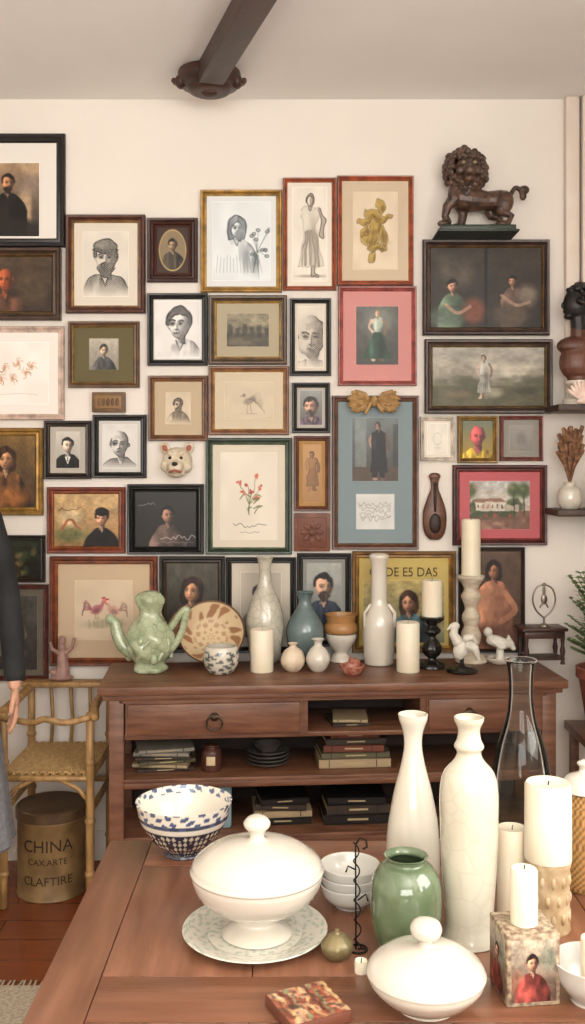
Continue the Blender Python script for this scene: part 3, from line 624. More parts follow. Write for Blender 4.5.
# ---------------------------------------------------------------- ceramics helpers
def prof(pts,k,hollow=True,n=4,t=1.6,deep=.6,sharp=False):
    q=[(r*k,z*k) for r,z in pts]
    s=q if sharp else [(max(0,a[0]),a[1]) for a in spline([(r,z,0) for r,z in q],n)]
    s=[(r,z) for r,z in s]; s[0]=(0,s[0][1])
    if hollow:
        out=s[:]; H=s[-1][1]
        inner=[(max(r-t*k,.001),z) for r,z in reversed(s[1:]) if z>H*(1-deep)]
        out+=[(s[-1][0]-t*k*.5,H+.3*k)]+inner+[(0,inner[-1][1])]
        return out
    s[-1]=(0,s[-1][1]); return s
def vessel(name,px,base_y,surf,pts,m,hollow=True,seg=56,n=4,**kw):
    d=DEP(surf,base_y); k=d/F; b=MB()
    dp=kw.pop('deep',.6)
    b.lathe(prof(pts,k,hollow,n,deep=dp),seg,**kw)
    return b.build(name,m,(PX(px,d),d,surf))
def crackle(name,c1,c2,c3,rough=.3,scale=40,amt=.45,nscale=14):
    if name in MC: return MC[name]
    m=mat(name,c1,c2,rough=rough,scale=nscale,coat=.6)
    nt=m.node_tree; b=nt.nodes['Principled BSDF']; src=b.inputs['Base Color'].links[0].from_socket
    v=nt.nodes.new('ShaderNodeTexVoronoi'); v.feature='DISTANCE_TO_EDGE'; v.inputs['Scale'].default_value=scale
    tc=nt.nodes.new('ShaderNodeTexCoord'); nt.links.new(tc.outputs['Object'],v.inputs['Vector'])
    r=nt.nodes.new('ShaderNodeValToRGB'); r.color_ramp.elements[0].position=0; r.color_ramp.elements[0].color=(1,1,1,1); r.color_ramp.elements[1].position=.06; r.color_ramp.elements[1].color=(0,0,0,1)
    nt.links.new(v.outputs['Distance'],r.inputs['Fac'])
    mx=nt.nodes.new('ShaderNodeMixRGB'); mx.inputs['Color2'].default_value=L(c3); nt.links.new(src,mx.inputs['Color1'])
    ml=nt.nodes.new('ShaderNodeMath'); ml.operation='MULTIPLY'; ml.inputs[1].default_value=amt; nt.links.new(r.outputs['Color'],ml.inputs[0])
    nt.links.new(ml.outputs[0],mx.inputs['Fac']); nt.links.new(mx.outputs['Color'],b.inputs['Base Color']); return m
porcelain=mat('white_porcelain','#d3ccbf','#ccc4b5',rough=.15,scale=5,coat=.9)
stoneware=mat('cream_glazed_stoneware','#d2cabb','#c8c0ae',rough=.16,scale=5,coat=.9)
wax=mat('candle_wax','#e8dfca','#e2d7bd',rough=.4,sss=.3)
blackm=mat('black_lacquer','#141312','#1e1c1a',rough=.25)
wick=flat('#2a2420',.9)
def candle(name,px,base_y,surf,r,h,m=None,d=None):
    d=d or DEP(surf,base_y); k=d/F; b=MB(); r*=k; h*=k
    b.lathe([(0,0),(r*.98,0),(r,.003),(r,h-.004),(r*.93,h),(r*.7,h-.002),(r*.3,h-.005),(0,h-.005)],40)
    b.tube([(0,0,h-.006),(.0005,0,h+.001),(.001,0,h+.003)],.0008,1,6)
    return b.build(name,[m or wax,wick],(PX(px,d),d,surf))

# ---------------------------------------------------------------- objects on the desk
S=DESKZ
d=DEP(S,671); k=d/F; b=MB()
rf=lambda th,t,z:1+.07*math.sin(5*th+z*60)
b.lathe(prof([(0,0),(15,0),(17,4),(14,9),(21,18),(24,30),(21,42),(14,52),(11,58),(12,64),(14,69),(14,74),(11,78)],k,True,4),64,rfn=rf)
b.tube([(p[0]*k,0,p[1]*k) for p in spline([(-16,18,0),(-27,26,0),(-33,38,0),(-35,48,0),(-41,52,0)],4)],[(8-.24*i)*k for i in range(17)],0,14)
b.ell((-40*k,0,52*k),(5*k,4.5*k,5*k))
b.tube([(p[0]*k,0,p[1]*k) for p in spline([(18,40,0),(24,48,0),(31,58,0),(37,62,0),(35,52,0),(32,40,0),(26,28,0),(20,20,0)],4)],3.4*k,0,12)
b.ell((0,0,78*k),(9*k,9*k,2.5*k)); b.ell((36*k,0,61*k),(5*k,4*k,3*k))
for i in range(14):
    a=i*.63; b.ell((21*k*math.cos(a),21*k*math.sin(a),(24+10*math.sin(i*2.1))*k),(4*k,4*k,5.5*k))
for i in range(6):
    a=i*1.05; b.tube([(21*k*math.cos(a),21*k*math.sin(a),14*k),(23*k*math.cos(a+.5),23*k*math.sin(a+.5),30*k),(15*k*math.cos(a+1),15*k*math.sin(a+1),48*k)],2*k,0,8)
b.build('green_ceramic_jug',crackle('green_crackle','#b4bd9c','#96a380','#5a6448',.2,38),(PX(150,d),d,S))
def cfb(th,t,r,z):
    u=r/.13
    base=np.array(lin(rgb('#cfb894')))
    if .55<u<.92 and math.sin(th*9+u*9)*math.sin(th*5)>.1: base=np.array(lin(rgb('#9a7050')))
    if u>.94: base=np.array(lin(rgb('#5c3c28')))
    if u<.5 and math.sin(th*7)*math.sin(r*160)>.2: base=np.array(lin(rgb('#b08e6a')))
    return tuple(base)
d=3.64; k=d/F; R_=33*k; b=MB()
b.lathe(spline([(0,0,),(R_*.3,0),(R_*.6,.012),(R_*.85,.035),(R_,.06),(R_*.97,.062),(R_*.8,.042),(R_*.55,.02),(R_*.3,.009),(0,.008)],4),96,colfn=lambda th,t,r,z:cfb(th,t,r*.13/R_,z))
tilt=math.radians(58); b.build('painted_wooden_bowl',vmat('bowl_paint',.5,.4),(PX(211,d),d,S+R_*math.sin(tilt)-.012),(tilt,0,math.radians(6)))
def cfp(th,t,r,z):
    on=math.sin(th*7+math.sin(z*200))*math.sin(z*230+th*2)>.1
    return lin(rgb('#5a5e5a')) if on and t<.5 else lin(rgb('#cfc8b8'))
d=DEP(S,673); k=d/F; b=MB(); b.lathe(prof([(0,0),(10,0),(16,7),(18,15),(17,24),(16,27)],k,True,5),96,colfn=cfp)
b.build('patterned_small_bowl',vmat('glazed_paint',.2,.5,coat=.5),(PX(221,d),d,S))
candle('pillar_candle',262,671,S,11.5,42)
vessel('glazed_bottle_vase',265,662,S,[(0,0),(11,0),(15,6),(18,25),(19,42),(15,60),(8,75),(6,90),(7,101),(9,105)],crackle('grey_crackle','#cdc7b8','#b0ad9c','#77756a',.2,30))
vessel('blue_grey_vase',305,662,S,[(0,0),(11,0),(16,12),(19,28),(17,40),(9,53),(6,61),(8,68),(10,70)],mat('blue_grey_glaze','#6c7d7d','#55686a',rough=.2,scale=12,coat=.6))
d=DEP(S,671); k=d/F; b=MB(); b.lathe(prof([(0,0),(6,0),(11,6),(12,12),(9,20),(4,24),(3.5,26),(5,28)],k,True,4,deep=.3),40,rfn=lambda th,t,z:1+.03*math.sin(8*th))
b.build('round_bud_vase',mat('cream_glaze','#dccbb4','#cdb79c',rough=.3,scale=20),(PX(293,d),d,S))
vessel('white_bud_vase',318,671,S,[(0,0),(6,0),(11,7),(12,14),(8,22),(4,26),(4.5,30),(7,32)],porcelain,deep=.3)
d=DEP(S,661); k=d/F; b=MB()
b.lathe(prof([(0,0),(11,0),(10,4),(7,8),(9,12),(15,22),(16,30)],k,False,4)[:-1],48,0)
b.lathe([(r*k,z*k) for r,z in [(15.8,29),(17,31),(16.5,36),(14,39),(15,44),(16.5,47),(15,47),(13,40),(12,32),(0,31)]],48,1)
b.build('two_tone_goblet',[porcelain,mat('ochre_glaze','#a87c4c','#8f6436',rough=.35)],(PX(341,d),d,S))
d=DEP(S,674); k=d/F; b=MB()
b.lathe(spline([(0,0),(7*k,0),(12*k,8*k),(11*k,9*k),(6*k,3*k),(0,3*k)],4),40,rfn=lambda th,t,z:1+.12*abs(math.sin(6*th)))
b.ell((0,0,8*k),(8*k,6*k,5*k)); b.box((2*k,0,13*k),(10*k,8*k,5*k),0,bev=.003,rot=(.2,.2,.3))
b.build('red_shell_trinket',mat('red_lacquer','#8c3a30','#b88470',rough=.35,scale=60),(PX(352,d),d,S))
d=DEP(S,664); k=d/F; b=MB()
b.lathe(prof([(0,0),(13,0),(15,5),(16,25),(16,42),(12,54),(8.5,62),(8,80),(8,98),(10,107),(9,110)],k,True,4,deep=.4),56)
b.tube([(9*k,-6*k,60*k),(15*k,-6*k,52*k),(14.5*k,-5*k,38*k)],2*k); b.tube([(-9*k,-6*k,60*k),(-15*k,-6*k,52*k),(-14.5*k,-5*k,38*k)],1.6*k)
b.build('tall_white_bottle',porcelain,(PX(379,d),d,S))
candle('pillar_candle',408,671,S,11.5,49)
d=DEP(S,668); k=d/F; b=MB()
b.lathe(prof([(0,0),(12,0),(12,4),(6,7),(4,10),(8,14),(10,20),(7,26),(4,30),(4,33),(9,37),(6,41),(5,44),(11,48),(13,53)],k,False,3)[:-1]+[(0,53*k)],40,0,rfn=lambda th,t,z:1+.06*math.sin(8*th))
b.lathe([(0,52*k),(10*k,52*k),(10*k,87*k),(9*k,88*k),(0,87*k)],36,1); b.tube([(0,0,87*k),(.001,0,90*k)],.0009,2,6)
b.build('black_candlestick',[blackm,wax,wick],(PX(432,d),d,S))
d=DEP(S,662); k=d/F; b=MB()
b.lathe(prof([(0,0),(15,0),(15,5),(9,9),(6,14),(9,20),(10,28),(7,36),(9,42),(9,47),(6,53),(8,60),(10,66),(7,72),(9,78),(13,84),(13,88)],k,False,3)[:-1]+[(0,88*k)],44)
b.lathe([(0,87*k),(9.5*k,87*k),(9.3*k,141*k),(8*k,143*k),(0,141*k)],36,1); b.tube([(0,0,141*k),(.001,0,144*k)],.0009,2,6)
b.build('turned_wood_candlestick',[mat('limed_wood','#b5a48c','#d2c6b2',rough=.6,scale=20,stretch=(1,1,4)),wax,wick],(PX(471,d),d,S))
d=DEP(S,672); k=d/F; e=empty('bird_figurine',(PX(462,d),d,S))
b=MB(); b.lathe([(0,0),(15*k,0),(16*k,2*k),(12*k,5*k),(4*k,6*k),(2*k,8*k),(2*k,14*k),(0,14*k)],36); b.build('stand',blackm,parent=e)
b=MB()
b.ell((0,0,24*k),(8*k,6*k,12*k),rot=(0,.5,0)); b.tube([(-4*k,0,30*k),(-9*k,0,38*k),(-7*k,0,45*k)],[6*k,4.5*k,3.5*k]); b.ell((-7*k,0,46*k),(5*k,4*k,4*k)); b.tube([(-11*k,0,46*k),(-15*k,0,42*k)],[2*k,.8*k])
b.tube([(4*k,-3*k,28*k),(12*k,-3*k,24*k),(17*k,-2*k,12*k)],[6*k,5*k,2*k]); b.tube([(2*k,-5*k,34*k),(9*k,-6*k,36*k),(14*k,-5*k,30*k)],[4*k,4*k,1.5*k]); b.tube([(0,0,14*k),(0,0,8*k)],2*k)
b.build('bird',mat('bone_white','#dedacd','#c9c5b8',rough=.5,scale=30),voxel=.0022,parent=e)
d=DEP(S,663); k=d/F; e=empty('reclining_figurine',(PX(500,d),d,S))
b=MB(); b.lathe(spline([(0,0),(10*k,0),(14*k,5*k),(13*k,6*k),(9*k,3*k),(0,3*k)],3),40); b.build('dish',porcelain,parent=e)
b=MB(); b.tube([(-11*k,0,24*k),(-4*k,0,22*k),(4*k,0,19*k),(11*k,0,19*k),(14*k,0,14*k)],[5*k,6*k,6*k,4*k,2.5*k]); b.ell((-12*k,0,31*k),(4.5*k,4.5*k,5*k)); b.tube([(-10*k,-3*k,24*k),(0,-6*k,16*k),(4*k,-6*k,18*k)],2.2*k)
b.tube([(0,0,18*k),(0,0,3*k)],[3*k,5*k]); b.tube([(6*k,2*k,18*k),(9*k,2*k,26*k),(13*k,2*k,18*k)],2.6*k)
b.build('figure',mat('bone_white','#dedacd'),voxel=.0022,parent=e)
d=3.66; k=d/F; b=MB(); b.box((0,0,.128),(.17,.11,.012),bev=.003); b.box((0,0,.108),(.15,.095,.025),bev=.002); b.box((0,0,.02),(.15,.09,.008))
for sx in(-1,1):
    for sy in(-1,1): b.lathe([(0,0),(.009,0),(.006,.02),(.01,.05),(.006,.07),(.009,.1),(0,.1)],14,c=(sx*.068,sy*.04,0))
b.build('small_wooden_stand',darkw,(PX(540,d),3.645,S),(0,0,YAW))
b=MB()
b.lathe([(0,0),(.022,0),(.02,.006),(.004,.012),(.004,.03),(0,.03)],24)
for s_ in(-1,1): b.tube([(p[0],0,p[1]) for p in spline([(0,.03,0),(s_*.03,.06,0),(s_*.042,.1,0),(s_*.03,.14,0),(0,.15,0),(0,.1,0),(s_*.015,.07,0)],5)],.0032,0,8)
b.ell((0,0,.155),.007); b.ell((0,0,.1),(.012,.006,.02))
b.build('silver_wire_ornament',mat('tarnished_silver','#9c958a','#6e675d',rough=.35,metal=.8),(PX(543,d),3.645,S+.1345))

# ---------------------------------------------------------------- wall ornaments
kk=3.68/F; e=empty('carved_lion_sculpture',(PX(482,3.68),3.68,PZ(236,3.68)))
bronze=mat('dark_carved_wood','#30231c','#64493a',rough=.34,scale=40,bump=.4,bscale=150)
b=MB(); b.box((-7*kk,0,4.5*kk),(74*kk,.15,5*kk),bev=.004); b.box((-7*kk,0,1.2*kk),(80*kk,.16,2.4*kk),bev=.003); b.box((-7*kk,.083,0*kk),(60*kk,.012,5*kk),bev=.003)
b.build('base',mat('green_black_base','#26302a','#343e34',rough=.4),parent=e)
def q(x,z,y=0): return (x*kk,y*kk,z*kk)
b=MB()
b.tube([q(-24,38),q(-12,36),q(6,35),q(18,36),q(25,36)],[12*kk,12.5*kk,9.5*kk,10*kk,9*kk],seg=16)
b.ell(q(-22,42),(12*kk,11*kk,16*kk)); b.ell(q(-16,66,-9),(12*kk,11*kk,14*kk))
b.ell(q(-16,59,-21),(6.5*kk,7*kk,6*kk)); b.ell(q(-16,63,-27),(3.4*kk,2.4*kk,2.4*kk)); b.ell(q(-16,52,-18),(5*kk,5*kk,3.5*kk))
for sx in(-1,1):
    b.tube([q(-16+sx*2,73,-19),q(-16+sx*6,75,-19),q(-16+sx*10,72,-16)],2*kk); b.ell(q(-16+sx*8,61,-15),(5*kk,5*kk,5*kk))
R=random.Random(4)
for ring,(rr,cr,yy,n) in enumerate(((15.5,3.4,-10,20),(18,3.8,-5,22),(20,4,1,24),(18,4.5,7,20),(12,5,12,12),(5,5,14,6))):
    for i in range(n):
        a=2*pi*i/n+ring*.3; r2=rr+R.uniform(-1.5,1.5)
        b.ell(q(-16+r2*math.cos(a),66+r2*math.sin(a)*.98,yy+R.uniform(-2,2)),cr*kk*R.uniform(.8,1.2),seg=10)
for i in range(16): b.ell(q(-25+R.uniform(-8,12),46+R.uniform(-10,6),-9+R.uniform(-3,3)),3.2*kk,seg=10)
b.tube([q(-28,36,-6),q(-36,27,-7),q(-38,18,-7),q(-35,11,-7)],[7*kk,5*kk,3.8*kk,4*kk]); b.ell(q(-39,10.5,-8),(7*kk,4.5*kk,3.6*kk))
b.tube([q(-20,32,6),q(-18,22,6),q(-20,11,6)],[7*kk,4.6*kk,4*kk]); b.ell(q(-24,10.5,6),(6.5*kk,4.5*kk,3.6*kk))
for yy,dx in((-7,0),(7,-8)):
    b.ell(q(21+dx,31,yy),(9*kk,6*kk,12*kk),rot=(0,.3,0)); b.tube([q(17+dx,26,yy),q(19+dx,22,yy),q(28+dx,18,yy),q(24+dx,11,yy)],[6*kk,5*kk,3.4*kk,3.4*kk]); b.ell(q(20+dx,10.5,yy),(6.5*kk,4.2*kk,3.4*kk))
b.tube([q(p[0],p[1],0) for p in spline([(28,40,0),(33,48,0),(38,46,0),(40,41,0)],4)],2.4*kk,seg=8)
b.ell(q(42,46),(5.5*kk,4.5*kk,4.5*kk)); b.ell(q(41,40),(3.6*kk,3.6*kk,4.6*kk))
b.build('lion',bronze,voxel=.0022,parent=e,sm=1)
b=MB()
for sx in(-1,1): b.ell(q(-16+sx*5.5,68,-19.2),(2.0*kk,1.5*kk,1.6*kk))
b.build('eyes',flat('#9a8a68',.3),parent=e)
kk=3.72/F; e=empty('dog_head_wall_mask',(PX(177,3.74),DW-.002,PZ(461,3.74)))
b=MB(); b.ell(q(0,0,-8),(15*kk,13*kk,14*kk)); b.ell(q(0,-6,-20),(8.5*kk,8*kk,7*kk)); b.ell(q(0,-12,-14),(9*kk,8*kk,5*kk)); b.ell(q(-9,-5,-12),(7*kk,7*kk,7*kk)); b.ell(q(9,-5,-12),(7*kk,7*kk,7*kk)); b.ell(q(0,0,-1),(15*kk,3*kk,14*kk))
for sx in(-1,1): b.ell(q(sx*12,13,-6),(5*kk,3.5*kk,6*kk),rot=(0,sx*.5,0)); b.tube([q(sx*3,6,-19),q(sx*7,8,-18)],2*kk)
b.build('head',mat('aged_ivory','#ddd2be','#c9b89c',rough=.5,scale=40),voxel=.0022,parent=e)
b=MB()
for sx in(-1,1): b.ell(q(sx*5.5,3,-19.5),(1.8*kk,1.8*kk,1.6*kk)); b.ell(q(sx*12,13,-9.5),(2.6*kk,1.4*kk,3.4*kk),1,rot=(0,sx*.5,0))
b.ell(q(0,-3,-27.5),(3*kk,2*kk,2.2*kk)); b.tube([q(-6,-11,-24),q(0,-9,-27.5),q(6,-11,-24)],1.1*kk,1)
b.build('eyes_nose_mouth',[flat('#1a1513',.3),flat('#a05a48',.5)],parent=e)
k=DW/F; b=MB()
for sx in(-1,1):
    for i in range(11):
        a=math.radians(-42+i*8.5); r=25+1.5*math.sin(i*2.2)
        b.tube([(sx*2*k,-.015,0),(sx*r*.5*k*math.cos(a),-.03-.004*(i%2),r*.45*k*math.sin(a)),(sx*r*k*math.cos(a),-.024,r*.62*k*math.sin(a))],[1.2*k,1.7*k,1.5*k],0,8)
b.ell((0,-.032,0),(4*k,.014,5.5*k)); b.tube([(-3*k,-.03,-2*k),(-8*k,-.03,-12*k)],[2*k,1.6*k]); b.tube([(3*k,-.03,-2*k),(9*k,-.03,-11*k)],[2*k,1.6*k])
b.build('carved_wooden_bow',mat('light_carved_wood','#8a6840','#b8945f',rough=.5,scale=60),(PX(373,DW),DW-.014,PZ(402,DW)))
b=MB(); pts=[(0,0),(5,0),(10,6),(12,18),(11,30),(7,42),(4,50),(4,58),(6,63),(3,66),(0,66)]
b.lathe([(max(r,0)*k,z*k) for r,z,_ in spline([(r,z,0) for r,z in pts],3)],36,xf=Matrix.Diagonal((1,.35,1,1)))
b.ell((0,-4*k,16*k),(6*k,2*k,10*k),1); b.tube([(0,-.012,28*k),(0,-.01,56*k)],1.5*k,1,8)
b.build('carved_wooden_paddle',[mat('paddle_wood','#4a2e20','#6a4430',rough=.4,scale=20),flat('#2c1a12',.5)],(PX(434,DW),DW-.017,PZ(539,DW)))
b=MB(); b.box((0,0,0),(33*k,.024,20*k),bev=.003); b.box((0,-.012,0),(26*k,.008,13*k),1,bev=.002)
for i in range(5): b.ell(((-9+4.5*i)*k,-.017,0),(1.8*k,.003,4*k),0)
b.build('small_wooden_plaque',[mat('plaque_wood','#7a5c3c','#5a4028',rough=.5,scale=20),flat('#8d6c46',.5)],(PX(109.5,DW),DW-.0125,PZ(402.5,DW)))
b=MB(); b.box((0,0,0),(36*k,.02,38*k),bev=.003); b.box((0,-.01,0),(29*k,.008,30*k),1,bev=.002)
for i in range(8):
    a=i*pi/4; b.ell((8*k*math.cos(a),-.015,8*k*math.sin(a)),(4*k,.004,2.2*k),0,rot=(0,-a,0))
b.ell((0,-.016,0),(3.5*k,.005,3.5*k),0)
b.build('carved_relief_tile',[mat('relief_wood','#7c4c38','#5a3426',rough=.5,scale=20),flat('#6a4030',.5)],(PX(312,DW),DW-.0105,PZ(532,DW)))

# ---------------------------------------------------------------- right corner shelves
shelfw=mat('shelf_wood','#2e1d15','#45301f',rough=.5,scale=6,stretch=(8,1,8))
def shelf(z,x0=.965):
    b=MB(); b.box(((x0+X1)/2,DW-.09-.03,z-.012),(X1-x0-.002,.18,.024),bev=.003)
    for x in(x0+.18,X1-.08): b.tube([(x,DW-.045,z-.12),(x,DW-.08,z-.06),(x,DW-.16,z-.026)],.008); b.box((x,DW-.034,z-.07),(.02,.01,.12),bev=.002)
    b.box(((x0+X1)/2,DW-.0155,z-.012),(X1-x0-.002,.03,.024))
    return b.build('wall_shelf',shelfw)
shelf(1.735); shelf(1.35)
e=empty('carved_bust',(1.065,3.64,1.7352))
b=MB(); b.lathe([(0,0),(.06,0),(.06,.02),(.04,.035),(.035,.06),(.055,.08),(.055,.09),(0,.09)],32); b.build('socle',porcelain,parent=e)
b=MB(); b.ell((0,0,.16),(.075,.05,.075)); b.ell((.0,0,.22),(.085,.045,.04)); b.tube([(0,0,.22),(-.003,0,.29)],[.034,.028]); b.ell((0,0,.1),(.045,.035,.025)); b.build('torso',mat('brown_clay','#6a4232','#4a2c20',rough=.4),voxel=.003,parent=e)
b=MB(); b.tube([(0,0,.28),(-.006,0,.34)],[.03,.03]); b.ell((-.01,0,.375),(.05,.044,.062)); b.ell((-.056,0,.372),(.012,.008,.014),rot=(0,.4,0)); b.ell((-.049,0,.348),(.012,.014,.008)); b.ell((-.038,0,.33),(.02,.02,.012))
for i in range(110):
    a=R.uniform(0,2*pi); t=R.uniform(-.3,1); x=.056*math.cos(a)*math.sqrt(max(0,1-t*t)); y=.052*math.sin(a)*math.sqrt(max(0,1-t*t))
    if x<-.03 and t<.45: continue
    b.ell((x+.004,y,.39+.062*t),.010,seg=8)
b.build('head',mat('black_patina','#0f0e0e','#1d1a19',rough=.45),voxel=.003,parent=e)
b=MB(); b.lathe(spline([(0,0),(.03,0),(.045,.03),(.04,.07),(.02,.09),(.024,.1),(.02,.1),(.015,.09),(.0,.085)],4),36)
for i in range(70):
    a=R.uniform(0,2*pi); s_=R.uniform(.01,.05); h_=R.uniform(.12,.26)
    p=[(0,0,.085),(s_*.4*math.cos(a),s_*.4*math.sin(a)*.8,.085+h_*.5),(s_*math.cos(a),s_*.8*math.sin(a),.085+h_*.85)]
    b.tube(p,[.0012,.004,.008],1,6)
b.build('dried_flower_vase',[porcelain,mat('dried_flowers','#5c3c2a','#9a7252',rough=.9,scale=60)],(1.03,3.64,1.3502))
for nm,x,y,r,h in(('pillar_candle',1.10,3.60,.022,.13),('pillar_candle',1.16,3.65,.025,.17)):
    b=MB(); b.lathe([(0,0),(r,0),(r,h-.003),(r*.9,h),(0,h-.004)],32); b.tube([(0,0,h-.005),(.001,0,h+.007)],.001,1,6); b.build(nm,[mat('pink_wax','#e6cdbd','#dcc0ae',rough=.5),wick],(x,y,1.3502))
b=MB()
for i in range(9):
    a=math.radians(-60+15*i); b.tube([(0,0,0.01),(.05*math.sin(a),-.005,.02+.05*math.cos(a)),(.075*math.sin(a),0,.02+.085*math.cos(a))],[.004,.009,.007],0,8)
b.ell((0,0,.012),(.03,.02,.012))
b.build('fan_coral_shell',mat('shell_pink','#ecd9cd','#dcbfae',rough=.5,scale=30),(1.055,3.558,1.7352),scale=(.8,.6,.8))
b=MB()
for x in(-.12,.12):
    for y in(-.12,.12): b.box((x,y,.27),(.03,.03,.54),bev=.003)
b.box((0,0,.55),(.3,.3,.03),bev=.004); b.box((0,0,.2),(.26,.26,.02),bev=.003)
b.build('wooden_plant_stool',deskw,(1.16,3.5,0))
b=MB(); b.lathe([(0,0),(.07,0),(.1,.19),(.11,.19),(.11,.225),(.098,.225),(.092,.19),(0,.19)],40)
for i in range(130):
    a=R.uniform(0,2*pi); rr=R.uniform(.05,.15); hh=R.uniform(.08,.38)
    P_=[(0.02*math.cos(a),.02*math.sin(a),.19),(rr*.5*math.cos(a),rr*.5*math.sin(a),.19+hh*.7),(rr*math.cos(a),rr*math.sin(a),.19+hh)]
    sp=spline(P_,5); b.tube(sp,.0013,1,5)
    for j in range(3,len(sp)):
        for sg in(-1,1):
            c0=Vector(sp[j]); ax=Vector((math.cos(a+sg*1.2),math.sin(a+sg*1.2),.5)).normalized(); up=Vector((0,0,1)); sd=ax.cross(up).normalized(); l=.028; w_=.009
            b.add([c0,c0+ax*l*.5+sd*w_,c0+ax*l-up*.004,c0+ax*l*.5-sd*w_],[(0,1,2,3)],2)
b.build('potted_green_plant',[mat('terracotta','#7a4030','#8f5240',rough=.7,scale=20),flat('#4a5a30',.6),mat('leaf_green','#4f6a34','#6f8a4c',rough=.5,scale=20)],(1.125,3.5,.5655))

# ---------------------------------------------------------------- chair, tin, figurine
cane=mat('bamboo_cane','#8c6a40','#b08a56',rough=.45,scale=12,stretch=(4,4,1)); weave=mat('rush_weave','#b0905e','#94744a',rough=.7,scale=60)
b=MB(); x0,x1,y0,y1=-.985,-.69,3.34,3.70
for x in(x0,x1):
    for y in(y0,y1):
        h=.665 ; b.tube([(x,y,.008),(x,y,.2),(x,y,.45),(x,y,h)],[.014,.015,.015,.014],0,12)
        for z in(.12,.3,.5): b.tube([(x,y,z-.004),(x,y,z+.004)],.0185,0,12)
for z in(.445,.33):
    b.tube([(x0,y0,z),(x1,y0,z)],.011) if z>.4 else None; b.tube([(x0,y1,z),(x1,y1,z)],.011)
    for x in(x0,x1): b.tube([(x,y0,z),(x,y1,z)],.011)
b.tube(spline([(x0-.02,y0-.02,.66),(x0,y0+.1,.675),(x0,y1,.68)],5),.016); b.tube(spline([(x1+.02,y0-.02,.66),(x1,y0+.1,.675),(x1,y1,.68)],5),.016)
b.box(((x0+x1)/2,y1-.0,.69),(x1-x0+.06,.07,.02),bev=.006)
b.tube(spline([(x0,y0-.01,.655),(x0+.1,y0-.02,.64),((x0+x1)/2,y0-.03,.655),(x1-.08,y0-.02,.64),(x1,y0-.01,.655)],4),.011)
for i in range(1,4):
    x=x0+(x1-x0)*i/4; b.tube([(x,y1,.45),(x+.008*math.sin(i),y1,.56),(x,y1,.68)],.007)
b.tube([(x1,y0,.36),(x1-.04,y0,.41),(x1-.1,y0,.44)],.008); b.tube([(x0,y0,.36),(x0+.04,y0,.41),(x0+.1,y0,.44)],.008)
n=22
for i in range(n):
    x=x0+(x1-x0)*(i+.5)/n; b.tube([(x,y0+(y1-y0)*j/26,.462+.004*(1 if (i+j)%2 else -1)) for j in range(27)],.0064,1,6)
for i in range(26):
    y=y0+(y1-y0)*(i+.5)/26; b.tube([(x0+(x1-x0)*j/n,y,.462-.004*(1 if (i+j)%2 else -1)) for j in range(n+1)],.0064,1,6)
b.build('bamboo_armchair',[cane,weave])
d=3.50; r=.12; b=MB()
b.lathe([(0,0),(r,0),(r+.003,.004),(r,.01),(r,.262),(r+.003,.266),(r,.27)],64,0)
b.lathe([(r,.27),(r+.006,.272),(r+.006,.305),(r,.31),(0,.312)],64,1)
for tx,sz,z in(('CHINA',.058,.175),('CAX.ARTE',.03,.13),('CLAFTIRE',.042,.06)):
    vs,fs=text_mesh(tx,sz,.0006)
    wv=[]
    for v in vs:
        a=v.x/r-pi/2; rr=r+.001+v.z; wv.append((rr*math.cos(a),rr*math.sin(a),z+v.y))
    b.add(wv,fs,2)
b.build('vintage_tea_tin',[mat('aged_brass_tin','#94784f','#6f5636',rough=.45,metal=.1,scale=14,bump=.25),mat('tin_lid','#4c3828','#6c543c',rough=.4,metal=.3),flat('#33231a',.6)],(PX(52,d),d,.0),(0,0,.1))
e=empty('kneeling_figurine',(PX(62,3.70),3.70,.7002)); b=MB(); kk=3.7/F
b.ell(q(0,3),(12*kk,8*kk,3.5*kk)); b.tube([q(0,4),q(1,16),q(0,28)],[8*kk,6*kk,5*kk]); b.tube([q(0,28),q(0,40)],[4*kk,2.5*kk]); b.ell(q(0,40),(4*kk,4*kk,5*kk))
b.tube([q(4,28),q(10,33),q(12,42)],[2.4*kk,2*kk,1.8*kk]); b.tube([q(-4,28),q(-10,31),q(-12,38)],[2.4*kk,2*kk,1.8*kk]); b.tube([q(-5,6),q(-10,10,-4)],[4*kk,3*kk])
b.build('figure',mat('pink_soapstone','#a9847a','#8c6a60',rough=.5,scale=30),voxel=.002,parent=e)
b=MB(); b.box((0,0,.006),(1.1,1.5,.012),bev=.004)
for i in range(70): b.tube([(-.54+i*.0157,.75,.005),(-.54+i*.0157+R.uniform(-.006,.006),.79,.003)],.003,0,5)
b.build('woven_rug',mat('cream_rug','#cdbfa8','#a89a84',rough=.95,scale=90,bump=.8,bscale=120),(PX(45,2.75)-.55,2.08,0))

# ---------------------------------------------------------------- person at the left edge
E=empty('standing_woman',(-1.135,3.10,0),(0,0,math.radians(22)))
skin=mat('skin','#c99b80','#c08e72',rough=.5,sss=.1,scale=20); knit=mat('black_knit','#1b1c1e','#282a2c',rough=.85,bump=.3,bscale=200); grey=mat('grey_wool','#77787a','#8b8c92',rough=.9,scale=60,bump=.2,bscale=150)
b=MB()
b.tube([(0,0,.9),(0,0,1.0),(0,.005,1.1),(0,0,1.22),(0,.0,1.32),(0,.01,1.39)],[.135,.12,.115,.125,.115,.06],seg=20)
b.ell((-.06,-.05,1.2),(.075,.08,.075)); b.ell((.06,-.05,1.2),(.075,.08,.075)); b.tube([(-.155,.01,1.345),(0,.01,1.37),(.155,.01,1.345)],[.052,.06,.052],seg=14)
b.tube([(.155,.01,1.345),(.195,.02,1.22),(.225,.03,1.09),(.238,.0,.97),(.245,-.04,.83)],[.055,.05,.044,.04,.034],seg=14)
